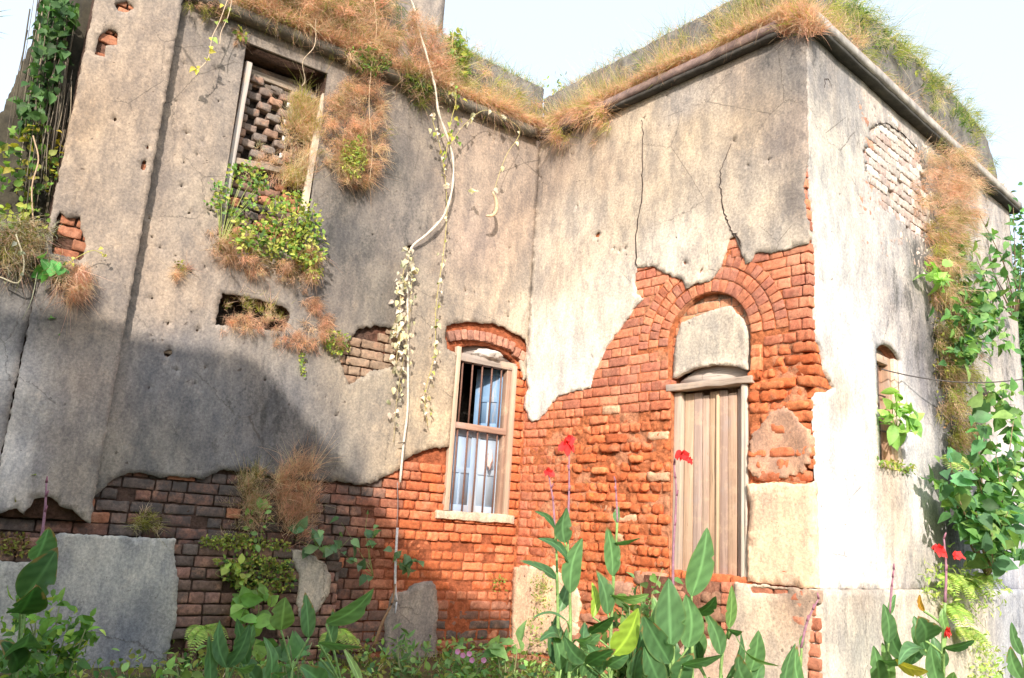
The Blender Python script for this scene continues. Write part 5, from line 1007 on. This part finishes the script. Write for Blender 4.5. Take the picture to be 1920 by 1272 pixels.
fern(FC, (1800, 960, .1), 10, .32, LG, 'feathery fern behind the pipal leaves')
for i, (x, y, L) in enumerate([(1765, 1080, .32), (1800, 1090, .35), (1775, 1140, .34), (1830, 1080, .3), (1800, 1180, .3)]):
    fern(FC, (x, y, .1), 12, L, LG, ['bright fern on the plinth edge left of the sapling foot', 'bright fern growing at the foot of the pipal sapling', 'bright fern on the pale plinth behind the tall red canna', 'bright fern right of the pipal sapling foot', 'lowest bright fern on the right plinth'][i])
thing('weeds', [foliage(FC, [(1740, 1060), (1860, 1060), (1880, 1120), (1860, 1150), (1800, 1150), (1740, 1120)], 380, .07, .022, LG, None, (.02, .25), 'lance'), foliage(FC, [(1830, 1190), (1855, 1190), (1880, 1240), (1860, 1290), (1820, 1290), (1835, 1230)], 220, .06, .02, LG, None, (.06, .2), 'lance')], LF, 'bright green narrow leaved weeds spilling over the right plinth', 'weeds', kind='stuff')
# hole in the wall and distant tree
m = MB(); m.quadbox(FC, [FC.px(x, y, .006) for x, y in [(1836, 728), (1850, 726), (1858, 740), (1852, 752), (1838, 748), (1832, 738)]], -.02, .006, (.05, .045, .04, .3)); m.build('drain_hole', CO, house)
def far_tree(px, py, dist, hgt, rad, label, seed):
    r = np.random.default_rng(seed); b = at(px, py, dist); b.z = 0; o = empty('tree', b, label, 'tree'); m = MB()
    m.tube([b, b+Vector((.2, 0, hgt*.4)), b+Vector((0, .2, hgt*.8))], [.25, .18, .06], 8, (.16, .13, .1))
    for k in range(12):
        a = r.uniform(0, 6.28); z = r.uniform(.35, .85)*hgt; m.tube([b+Vector((0, 0, z*.8)), b+Vector((math.cos(a)*rad*.7, math.sin(a)*rad*.7, z+.3))], [.07, .02], 5, (.16, .13, .1))
    m.build('trunk', STEM, o, True)
    cen = r.normal(0, 1, (60, 3)); cen = cen/np.linalg.norm(cen, axis=1, keepdims=True)*r.uniform(.4, 1, (60, 1))*np.array([rad, rad, hgt*.36])+np.array([b.x, b.y, hgt*.66])
    i = r.integers(0, 60, 9000); Q = cen[i]+r.normal(0, .28*rad/1.6, (9000, 3)); V, F_, C = leaves_arr(Q, r.normal(0, 1, (9000, 3)), r.normal(0, 1, (9000, 3))+[0, 0, .8], .14, .09, cjit((G2, G1, DKG), 9000, .2), 'oval'); mk('crown', V, F_, LF, o, C, True)
far_tree(1990, 700, 16, 6.2, 1.9, 'dense green tree beyond the right end of the house', 3)
far_tree(2080, 480, 20, 9., 2.6, 'taller tree further off beyond the right end of the house', 5)
# ------------------------------------------------------------------ growth on the lower brickwork
thing('dry_weed', [tuft(FA, [(440, 905), (475, 885), (490, 900), (480, 1000), (430, 1010), (425, 950)], 1500, .16, .004, (STRAW, DRY, MOSS), None, (.0, .10), .5, .8, 0, .4, .2)], GRS, 'thin dry weed standing on the plinth, left of its taller fellow', 'dry weed')
thing('dry_weed', [tuft(FA, [(520, 900), (560, 860), (590, 900), (600, 950), (580, 1010), (540, 1000), (520, 950)], 3200, .16, .004, (DRY, STRAW, DRY2), None, (.0, .12), .5, .9, 0, .4, .2)], GRS, 'taller tangle of dry reddish weed against the dark bricks', 'dry weed')
thing('grass_tuft', [tuft(FA, [(250, 965), (270, 955), (305, 970), (310, 995), (255, 995)], 500, .09, .004, (MOSS, STRAW, YG), None, (-.02, .06), .6, .4)], GRS, 'small yellowish tuft on the bricks above the grey plaster patch', 'grass tuft')
thing('moss', [foliage(FA, [(370, 1010), (450, 1000), (540, 1015), (545, 1032), (450, 1030), (380, 1028)], 500, .03, .02, (MOSS, YG, GRN), (.5, .3, .2), (.04, .12)), foliage(FA, [(400, 1050), (470, 1040), (545, 1050), (555, 1100), (520, 1115), (450, 1110), (420, 1085)], 800, .035, .022, (MOSS, YG, GRN, DKG), (.4, .2, .2, .2), (.08, .16)),
               foliage(FA, [(0, 1000), (55, 1000), (55, 1045), (0, 1040)], 160, .03, .02, (MOSS, (.25, .16, .08)), None, (.06, .12))], LF, 'moss and tiny leaves along the plinth ledge', 'moss', kind='stuff')
def sprig(fr, base, tips, L, W, cols, label, shape='oval', nper=3, name='leafy_weed', cat='weed', sp=.012):
    return bush(name, fr, base, tips, nper, L, W, cols, label, cat, shape, sp, .0035, (.30, .40, .14))
BG = ((.16, .30, .16), (.12, .25, .12), (.20, .36, .16)); LGN = ((.30, .50, .16), (.24, .44, .14))
sprig(FA, (492, 975, .06), [(470, 945, .14), (505, 925, .12), (510, 965, .16), (490, 940, .12)], .11, .06, LGN, 'light green seedling with four leaves on the brick ledge', nper=2)
sprig(FA, (480, 1030, .08), [(470, 985, .12), (490, 990, .12), (480, 1010, .14)], .07, .045, LGN, 'smaller light green seedling under the four leaved one', nper=3)
sprig(FA, (610, 1040, .06), [(560, 985, .15), (580, 1000, .2), (545, 1010, .18), (600, 1000, .22), (620, 1030, .2), (640, 1000, .2), (655, 1010, .16)], .11, .085, BG, 'bluish green vine with heart leaves left of the pipe foot', 'heart', 3)
sprig(FA, (700, 1080, .1), [(690, 960, .16), (710, 985, .16), (645, 1040, .2), (665, 1050, .2), (685, 1080, .2), (700, 1000, .16), (640, 980, .15)], .10, .08, BG, 'heart leaved vine climbing the bricks just left of the pipe', 'heart', 3)
sprig(FA, (750, 1060, .12), [(732, 1030, .18), (760, 1060, .18), (785, 1055, .18), (775, 1075, .2), (765, 1040, .16)], .10, .08, BG, 'heart leaved vine crossing behind the lower white pipe', 'heart', 3)
m = MB(); m.tube(smoothpath([wallpt(FA, 700, 1215, .1), wallpt(FA, 718, 1165, .15), wallpt(FA, 735, 1130, .15), wallpt(FA, 741, 1095, .12)], 4), [.014]*5+[.011]*4+[.008]*4, 6, (.34, .21, .12)); tag(m.build('bare_stem', STEM, smooth=True), 'bare brown stem leaning against the foot of the pipe', 'stem')
sprig(FA, (440, 1090, .12), [(425, 1060, .18), (455, 1065, .2), (440, 1050, .18), (460, 1080, .2)], .09, .06, ((.34, .5, .12), (.4, .5, .12)), 'yellow green weed among the moss', 'oval', 4)
bush('broad_leaf_plant', FA, (475, 1190, .15), [(445, 1115, .3), (480, 1100, .35), (500, 1110, .3), (460, 1140, .35), (490, 1150, .35), (470, 1170, .4)], 4, .16, .11, ((.26, .46, .12), (.2, .38, .1)), 'light green broad leaved plant in front of the mossy bricks', 'plant', 'oval', .03, .006, (.3, .4, .15))
fern(FA, (385, 1180, .12), 14, .26, LG, 'yellow green fern at the right edge of the grey plaster patch', up=1.)
fern(FA, (630, 1190, .2), 12, .28, LG, 'fern between the low cannas in front of the dark bricks', up=1.)
thing('weeds', [tuft(FB, [(1000, 1085), (1020, 1080), (1030, 1110), (1010, 1200), (985, 1170)], 120, .08, .004, (YG, GRN), None, (.02, .1), .6, .5), foliage(FB, [(1000, 1075), (1025, 1075), (1030, 1130), (1015, 1215), (995, 1200)], 150, .035, .016, ((.36, .46, .16), GRN), None, (.02, .12), 'oval')], LF, 'spindly green weeds in front of the cream plaster patch', 'weeds', kind='stuff')
thing('weeds', [foliage(FA, [(920, 1080), (945, 1080), (950, 1110), (925, 1110)], 50, .03, .016, (MOSS, GRN), None, (.0, .08), 'oval')], LF, 'tiny weeds in the orange bricks at the inner corner', 'weeds', kind='stuff')
thing('weeds', [tuft(FB, [(1090, 900), (1165, 960), (1160, 1000), (1100, 1000)], 60, .05, .003, (YG,), None, (.0, .05), .6, .5)], GRS, 'a few green blades in the orange brickwork behind the cannas', 'weeds', kind='stuff')
# left-hand shrub and grounds
def ground_bush(name, px, py, dist, hgt, rad, n, L, W, cols, label, cat='bush', shape='oval', st=8):
    b = at(px, py, dist); base = Vector((b.x, b.y, 0)); top = b.z; o = empty(name, base, label, cat); m = MB(); T = []
    for k in range(st):
        a = random.uniform(0, 6.28); t = Vector((b.x+math.cos(a)*rad*random.uniform(.3, 1), b.y+math.sin(a)*rad*random.uniform(.3, .8), top*random.uniform(.7, 1.0))); T.append(t); m.tube(smoothpath([base, base.lerp(t, .5)+Vector(rng.normal(0, .03, 3)), t], 3), [.008*(1-.1*i) for i in range(7)], 5, (.26, .30, .14))
    m.build('stem', STEM, o, True); Q = np.array([tuple(base.lerp(random.choice(T), random.uniform(max(0., 1-hgt/max(top, .01)), 1.05))) for _ in range(n)])+rng.normal(0, .05, (n, 3)); s = rng.uniform(.6, 1.2, n)
    V, F_, C = leaves_arr(Q, unit(rng.normal(0, 1, (n, 3))+[0, -.2, .3]), unit(rng.normal(0, .5, (n, 3))+[0, -.5, .9]), L*s, W*s, cjit(cols, n, .16), shape, arch=.3); mk('leaves', V, F_, LF, o, C, True); return o
ground_bush('leafy_bush', 110, 1135, 5.2, .75, .24, 520, .075, .038, ((.20, .38, .06), (.12, .26, .05), (.42, .55, .12), (.10, .22, .05)), 'small leaved green bush in front of the grey plaster patch')
ground_bush('leafy_bush', 20, 1190, 4.6, .6, .25, 300, .075, .038, ((.10, .2, .05), (.12, .26, .05)), 'darker bush in the bottom left corner of the picture')
ground_bush('broad_leaf_plant', 560, 1185, 5.6, .5, .2, 34, .14, .11, ((.12, .28, .10), (.16, .34, .12)), 'dark heart leaved plant under the low cannas', 'plant', 'heart', 7)
ground_bush('broad_leaf_plant', 350, 1240, 5.2, .4, .2, 60, .09, .07, ((.30, .48, .12), (.22, .38, .1)), 'light green low plant at the foot of the grey plaster patch', 'plant', 'heart', 7)
ground_bush('weed', 950, 1195, 6.6, .5, .14, 26, .13, .10, ((.20, .38, .12), (.26, .44, .14)), 'young heart leaved weed in front of the inner corner', 'weed', 'heart', 4)
ground_bush('weed', 775, 1190, 6.8, .45, .18, 90, .10, .03, ((.14, .28, .10), (.18, .34, .12)), 'narrow leaved weed before the low grey plaster patch', 'weed', 'lance', 8)
ground_bush('weed', 1215, 1060, 5.9, .5, .12, 60, .07, .05, ((.20, .38, .10), (.14, .28, .1)), 'dark weed under the door stones', 'weed', 'heart', 6)
ground_bush('shrub', 1180, 1130, 5.6, .6, .22, 260, .08, .05, ((.06, .12, .03), (.09, .17, .04), (.14, .24, .06)), 'dark low shrub behind the middle cannas', 'shrub', 'oval', 10)
# flowering periwinkle
o = ground_bush('flowering_plant', 880, 1215, 6.7, .35, .24, 220, .075, .035, ((.16, .32, .1), (.2, .38, .12), (.28, .44, .14)), 'low plant with small mauve flowers at the wall foot', 'plant', 'oval', 9)
m = MB()
for x, y in [(858, 1222), (868, 1229), (885, 1238), (907, 1238), (880, 1226)]:
    c = at(x, y, 6.5)
    for k in range(5):
        a = 2*math.pi*k/5; e = c+Vector((math.cos(a)*.022, -.008, math.sin(a)*.022)); s = Vector((-math.sin(a)*.012, 0, math.cos(a)*.012)); m.add([c, c.lerp(e, .7)+s, e, c.lerp(e, .7)-s], [(0, 1, 2, 3)], (.75, .35, .72, 0))
m.build('flowers', LF, o)
# ground cover
n = 30000; gx = rng.uniform(-5, 5.5, n); gy = rng.uniform(3.6, 9.6, n); k = np.array([noise.noise(Vector((a*1.2, b*1.2, 5))) for a, b in zip(gx, gy)]); okm = rng.random(n) < .55+k; gx, gy = gx[okm], gy[okm]; n = len(gx)
P = np.stack([gx, gy, np.array([gz(a, b) for a, b in zip(gx, gy)])], 1); arr1 = blades_arr(P, unit(rng.normal(0, .4, (n, 3))+[0, 0, 1]), rng.uniform(.05, .22, n), .006, .5, cjit((GRN, YG, MOSS, STRAW), n, .18, (.4, .25, .2, .15)))
i = rng.integers(0, n, 9000); Q = P[i]+np.stack([rng.normal(0, .03, 9000), rng.normal(0, .03, 9000), rng.uniform(.02, .20, 9000)], 1); arr2 = leaves_arr(Q, unit(rng.normal(0, 1, (9000, 3))+[0, 0, .3]), unit(rng.normal(0, .4, (9000, 3))+[0, -.3, 1]), rng.uniform(.03, .08, 9000), rng.uniform(.02, .045, 9000), cjit((GRN, LGN[0], MOSS, G2), 9000, .18), 'oval')
thing('ground_cover', [arr1, arr2], LF, 'green grass and small weeds covering the ground at the wall foot', 'ground cover', kind='stuff')

# ------------------------------------------------------------------ cannas
CG = [(.12, .25, .11), (.14, .29, .12), (.085, .19, .08), (.18, .33, .11)]
def canna_leaf(o, b, t, w, col, dep=0., arch=.12, twist=0., fold=.22, wave=.03):
    """blade from its foot b to its tip t, w metres wide, folded along the midrib"""
    b, t = Vector(b), Vector(t); ax = t-b; L = ax.length; d = ax.normalized(); view = (Vector((0, 0, H))-b.lerp(t, .5)).normalized()
    s = d.cross(view).normalized(); s = Matrix.Rotation(twist, 3, d)@s; nn = s.cross(d).normalized()
    if nn.dot(view) < 0: nn = -nn
    rows, cols_ = 21, 13; V = []; C = []; ph = random.uniform(0, 6); w = w*.95; tw2 = random.uniform(-.7, .7); bend = random.uniform(-.10, .10); w_l = random.uniform(.85, 1); w_r = random.uniform(.85, 1); tear = random.uniform(.3, .8); ts = random.choice([-1, 1]); tip_dry = random.random() < .35
    for i in range(rows):
        q = i/(rows-1); wd = w*.5*(math.sin(math.pi*min(1, q**.78))**.85)*(1.05-.15*q)+(.003 if i < rows-1 else 0)
        s_ = Matrix.Rotation(tw2*q, 3, d)@s; n_ = Matrix.Rotation(tw2*q, 3, d)@nn
        c = b+ax*q+s*(bend*L*math.sin(math.pi*q))+Vector((0, 0, -1))*(arch*L*q*q)+nn*(arch*L*.6*math.sin(math.pi*q))
        for j in range(cols_):
            f = -1+2*j/(cols_-1); rip = wave*w*math.sin(9*q+ph+2*f)*abs(f)+.010*w*math.sin(j*2.1+q*40)
            wf = wd*f*(w_l if f < 0 else w_r)
            if f*ts > .6 and abs(q-tear) < .035: wf *= .72
            V.append(tuple(c+s_*wf+n_*(wd*fold*abs(f)**1.3*1.1+rip)))
            k = 1.75 if j == (cols_-1)//2 else 1+.13*math.sin((q*1.3+abs(f)*.5)*75+j)+random.uniform(-.08, .08)
            if tip_dry and (q > .93 or (abs(f) > .8 and q > .6 and random.random() < .5)): C.append((.32, .22, .09, 0)); continue
            edge = (abs(f) > .95)*.12; C.append((col[0]*k+edge*.4, col[1]*k+edge*.3, col[2]*k, 0))
    F_ = [(i*cols_+j, i*cols_+j+1, (i+1)*cols_+j+1, (i+1)*cols_+j) for i in range(rows-1) for j in range(cols_-1)]
    mk('leaf', V, F_, CAN, o, C, True)
def canna(dist, base, stalk, leaves, label, flowers=(), spike=None, scol=(.26, .42, .14)):
    """base px at which the stalk leaves the picture; leaves: (base px, tip px, width px, colour index, depth offset, arch, twist)"""
    g = at(*base, dist); foot = Vector((g.x, g.y, gz(g.x, g.y))); o = empty('canna', foot, label, 'canna plant', 'canna plants along the front')
    m = MB(); P = [foot]+[at(x, y, dist) for x, y in stalk]; P = [P[0]]+[p for p in P[1:] if p.z > .12]; SP = smoothpath(P, 4); m.tube(SP, [.013*(1-.6*i/len(SP)) for i in range(len(SP))], 7, scol)
    sc = dist/F_PX
    for (b, t, w, ci, dz, ar, tw) in leaves:
        col = CG[ci] if isinstance(ci, int) else ci
        B_ = at(*b, dist-dz*.3); T_ = at(*t, dist-dz)
        if len(stalk) > 0:
            q = min(SP, key=lambda p: (p-B_).length+(.2 if p.z > B_.z else 0))
            if (q-B_).length > .02: m.tube(smoothpath([q+Vector((0, 0, -.05)), q.lerp(B_, .5)+Vector((0, 0, -.02)), B_], 3), .006, 5, scol)
        canna_leaf(o, B_, T_, w*sc, col, arch=ar, twist=tw, fold=random.uniform(.15, .35))
    m.build('stalk', STEM, o, True)
    if spike:
        m = MB(); P = smoothpath([at(x, y, dist) for x, y in spike], 4); m.tube(P, [.008*(1-.6*i/len(P)) for i in range(len(P))], 6, (.38, .20, .26)); 
        for p in P[len(P)//2::2]: m.tube([p, p+Vector((random.uniform(-.012, .012), -.004, .03))], [.007, .003], 5, (.34, .15, .2))
        m.build('flower_spike', STEM, o, True)
    for (x, y, r) in flowers:
        c = at(x, y, dist-.02); V = []; F_ = []; C = []
        for k in range(6):
            a = 2*math.pi*k/6+random.uniform(-.4, .4); R = r*.8*sc*random.uniform(.55, 1.25); u = Vector((math.cos(a)*random.uniform(.5, 1), random.uniform(-.6, .3), math.sin(a)*.8-.25*random.random())).normalized(); s = u.cross(Vector((0, -1, .2))).normalized(); n0 = len(V)
            for i in range(5):
                q = i/4; wd = R*.42*math.sin(math.pi*(q*.85+.1)); cc = c+u*(R*q)+Vector((0, -.3, -.5*q))*R*q*.5
                for f in (-1, 0, 1): V.append(tuple(cc+s*wd*f+Vector((0, .25, .12))*abs(f)*wd+Vector((0, 0, random.uniform(-.22, .22)*R)))); C.append((.70+.1*q, .025+.03*q, .03+.02*q, 0))
            F_ += [(n0+i*3+j, n0+i*3+j+1, n0+i*3+j+4, n0+i*3+j+3) for i in range(4) for j in (0, 1)]
        mk('flower', V, F_, LF, o, C, True)
    return o
YGL = (.30, .46, .06); DK = (.045, .12, .035)
canna(4.6, (35, 1290), [(40, 1180), (62, 1080), (75, 1030)], [((66, 1052), (92, 984), 42, 0, .1, .05, .3), ((42, 1125), (112, 1010), 62, 2, .15, .12, -.3), ((38, 1150), (70, 1080), 60, DK, .25, .15, .2), ((20, 1215), (62, 1150), 62, 2, .3, .3, 1.0), ((30, 1260), (5, 1160), 40, DK, .2, .3, .4)], 'tall dark leaved canna with a purple bud, leftmost in the picture', spike=[(75, 1035), (84, 960), (87, 905)])
canna(4.7, (425, 1300), [(425, 1280)], [((425, 1252), (412, 1158), 28, 0, .05, .05, .1), ((428, 1252), (469, 1163), 30, 2, .05, .08, -.2), ((394, 1295), (390, 1182), 26, 0, .05, .03, .3), ((440, 1250), (480, 1230), 24, 1, .2, .2, .5)], 'low canna with three upright leaves right of the grey plaster patch')
canna(5.0, (545, 1290), [(550, 1240)], [((527, 1182), (536, 1112), 44, 3, .1, .1, .2), ((579, 1196), (572, 1106), 30, 0, .05, .04, 0), ((520, 1272), (510, 1250), 30, 1, .2, .2, 0)], 'low canna with one broad and one narrow upright leaf')
canna(4.3, (640, 1300), [(645, 1270)], [((612, 1170), (702, 1090), 40, 1, .15, .1, .3), ((598, 1206), (686, 1196), 22, 0, .25, .15, .9), ((683, 1296), (643, 1208), 17, (.36, .52, .20), .1, .05, .8), ((600, 1235), (625, 1130), 20, 0, .0, .1, .4), ((605, 1290), (560, 1225), 40, 1, .2, .2, .3)], 'canna with long leaves leaning right below the dark brick wall')
canna(4.9, (1046, 1300), [(1046, 1200), (1045, 1100), (1042, 985)], [((1043, 1085), (975, 1040), 26, 2, .2, .12, .7), ((1040, 990), (1003, 953), 11, 2, .1, .1, .3), ((1046, 1148), (1066, 1083), 26, 0, -.1, .05, .2), ((1052, 1256), (1034, 1180), 32, 1, .1, .05, .3), ((1050, 1200), (1008, 1185), 26, 2, .2, .3, .8)], 'canna with a drooping dark leaf in front of the cream plaster patch', spike=[(1040, 990), (1037, 940), (1029, 892)], flowers=[(1028, 884, 17)])
canna(4.8, (1068, 1300), [(1069, 1200), (1068, 1110), (1064, 1000)], [((1068, 1056), (1008, 1000), 20, 2, .2, .1, .7), ((1059, 1018), (1062, 950), 37, 0, .1, .03, .1), ((1069, 1112), (1092, 1004), 38, 1, .1, .04, -.1), ((1064, 1166), (1000, 1150), 16, 0, .25, .1, 1.0), ((1095, 1242), (1058, 1184), 30, 2, .2, .1, .3), ((1078, 1200), (1110, 1180), 24, 1, .2, .2, .6)], 'tallest canna carrying a red bloom before the orange bricks', spike=[(1064, 1000), (1067, 920), (1067, 845)], flowers=[(1062, 832, 19), (1070, 822, 14)])
canna(5.1, (1143, 1300), [(1145, 1200), (1150, 1100), (1158, 980)], [((1149, 1080), (1138, 983), 29, 1, .1, .04, .1), ((1151, 1020), (1200, 1002), 16, 0, .2, .1, .9), ((1152, 1076), (1160, 1020), 16, 0, 0, .04, .3), ((1140, 1152), (1117, 1063), 33, 0, .1, .06, .1), ((1112, 1158), (1110, 1090), 19, YGL, -.1, .03, .2), ((1146, 1116), (1218, 1090), 20, 3, .2, .25, .8), ((1106, 1188), (1152, 1148), 30, DK, .2, .1, .4), ((1156, 980), (1160, 948), 13, 1, 0, .03, 0), ((1090, 1215), (1128, 1170), 26, 1, .2, .2, .3)], 'slim canna with a bare spike, between the red bloomed canna and the door', spike=[(1158, 980), (1156, 940), (1154, 903)])
canna(4.4, (1148, 1300), [(1146, 1262)], [((1150, 1228), (1197, 1134), 52, YGL, .1, .06, -.2), ((1100, 1246), (1155, 1208), 30, DK, .2, .1, .5), ((1140, 1250), (1180, 1215), 26, 2, .1, .2, .4), ((1130, 1262), (1100, 1200), 30, 2, .1, .1, .2)], 'low canna with a glowing yellow green leaf')
canna(4.3, (1262, 1300), [(1262, 1240), (1264, 1180)], [((1258, 1212), (1253, 1076), 64, 0, .1, .05, .2), ((1290, 1215), (1286, 1108), 46, 1, .05, .05, -.1), ((1256, 1244), (1203, 1138), 46, 2, .15, .08, .2), ((1280, 1248), (1355, 1212), 26, 0, .3, .12, .8), ((1240, 1290), (1207, 1200), 44, 2, .1, .1, .1), ((1270, 1290), (1300, 1215), 42, 2, .1, .1, -.2), ((1230, 1215), (1222, 1110), 36, 3, -.1, .04, .1)], 'big clump of broad canna leaves with a red bloom in front of the door', spike=[(1264, 1180), (1262, 1050), (1268, 930), (1264, 872)], flowers=[(1281, 853, 19), (1292, 862, 13)])
canna(4.7, (1297, 1300), [(1298, 1230), (1297, 1130)], [((1297, 1118), (1326, 982), 46, 1, .1, .05, -.1), ((1302, 1152), (1342, 1110), 28, DK, .2, .1, .5), ((1292, 1060), (1330, 990), 15, 3, 0, .05, .6)], 'canna with one tall upright leaf crossing the lower door')
canna(4.9, (1350, 1300), [(1352, 1250), (1366, 1180)], [((1352, 1228), (1321, 1140), 28, 0, .1, .06, .2), ((1367, 1178), (1372, 1092), 21, 3, .1, .06, .2), ((1365, 1180), (1392, 1178), 14, 2, .2, .1, .6), ((1375, 1182), (1462, 1200), 12, 3, .3, .4, .9), ((1408, 1258), (1422, 1178), 34, 1, .1, .04, 0), ((1402, 1285), (1384, 1222), 34, 0, .2, .05, .2), ((1412, 1290), (1428, 1225), 24, 0, 0, .05, 0)], 'canna with a long arching leaf right of the door stones')
canna(4.6, (1490, 1310), [(1495, 1280), (1502, 1230)], [((1470, 1300), (1491, 1200), 24, 0, .1, .05, .2), ((1506, 1300), (1494, 1208), 20, 1, .05, .03, 0), ((1503, 1215), (1509, 1185), 8, 3, 0, .03, 0)], 'young canna with a pink bud before the brick corner strip', spike=[(1502, 1215), (1514, 1165), (1535, 1123)])
canna(4.9, (1655, 1310), [(1662, 1250), (1668, 1160)], [((1650, 1300), (1638, 1205), 28, 1, .1, .05, .2), ((1666, 1206), (1656, 1128), 24, 0, .1, .05, .1), ((1668, 1152), (1679, 1113), 10, 1, 0, .04, .2), ((1668, 1292), (1654, 1200), 22, 3, .0, .05, 0), ((1650, 1240), (1700, 1215), 26, 0, .2, .2, .8)], 'canna with a spike of dark seed pods in front of the pale plinth', spike=[(1668, 1150), (1672, 1100), (1676, 1068)])
canna(4.7, (1768, 1310), [(1768, 1250), (1772, 1130)], [((1735, 1202), (1720, 1143), 46, 2, .2, .15, .3), ((1733, 1218), (1683, 1232), 24, 0, .3, .15, .9), ((1681, 1242), (1740, 1248), 26, (.62, .50, .08), .3, .1, .6), ((1762, 1292), (1745, 1203), 28, 1, .1, .05, .1), ((1770, 1216), (1827, 1190), 17, 2, .2, .12, .8), ((1732, 1146), (1724, 1110), 8, (.6, .32, .06), .1, .1, .2), ((1775, 1185), (1768, 1135), 14, 3, 0, .1, .3), ((1780, 1290), (1788, 1255), 20, 3, .1, .1, .2)], 'tall canna with three red blooms and a yellowing leaf at the right', spike=[(1772, 1130), (1774, 1070), (1770, 1010)], flowers=[(1759, 1028, 17), (1792, 1040, 14), (1777, 1186, 12)])
canna(4.6, (1925, 1310), [(1925, 1260)], [((1916, 1228), (1896, 1163), 16, 0, .1, .05, .2), ((1916, 1275), (1894, 1208), 22, 1, .1, .05, .1)], 'canna leaves poking in at the right edge')
for (d_, b_, n_, lab) in [(5.3, (1075, 1300), 11, 'dark leaved canna low behind the two red bloomed stalks'), (5.0, (1225, 1300), 13, 'dark leaved canna low to the left of the door clump'), (5.2, (1330, 1300), 4, 'short canna behind the tall upright leaf at the door'), (4.9, (470, 1300), 4, 'short canna between the two low clumps at the left'), (5.0, (1745, 1300), 4, 'short canna behind the three bloomed one')]:
    Lv = []
    for k in range(n_):
        x = b_[0]+random.uniform(-45, 45); y = random.uniform(1225, 1290); hh = random.uniform(65, 120); Lv.append(((x, y), (x+random.uniform(-32, 32), y-hh), random.uniform(20, 34), random.choice([0, 1, 2, 2]), random.uniform(-.1, .2), random.uniform(.04, .2), random.uniform(-.5, .6)))
    canna(d_, b_, [(b_[0], 1270)], Lv, lab)
# palm leaf tips at the top left corner
o = empty('palm_frond', at(-60, 60, 7.5), 'tips of a dark palm frond entering at the upper left corner', 'palm frond'); a_ = at(-60, 60, 7.5)
for (x, y) in ((14, 12), (15, 52), (8, 62), (10, 0)):
    b = at(x, y, 7.5); V, F_, C = leaves_arr(np.array([tuple(a_.lerp(b, .2))]), np.array([tuple(b-a_)]), np.array([[0, -.6, .8]]), (b-a_).length*.8, .03, np.array([[.06, .13, .04]]), 'lance'); mk('leaflet', V, F_, LF, o, C, True)

hv = np.array(hv); n = 26000; i = rng.integers(0, len(hf), n); q = hv[np.array(hf)[i]]; w = rng.random((n, 2, 1)); Q = (q[:, 0]*(1-w[:, 0])+q[:, 1]*w[:, 0])*(1-w[:, 1])+(q[:, 3]*(1-w[:, 0])+q[:, 2]*w[:, 0])*w[:, 1]+rng.normal(0, .12, (n, 3))
a1 = leaves_arr(Q, rng.normal(0, 1, (n, 3)), rng.normal(0, 1, (n, 3))+[0, 0, .6], .26, .16, cjit((G1, G2, DKG), n, .2), 'oval')
thing('sky_blocker', [a1, (hv, np.array(hf), np.tile([.03, .05, .02], (len(hv), 1)))], LF, 'dense dark green thicket of leaves added unseen behind the photographer to cut sky light', 'sky_blocker', kind='stuff')
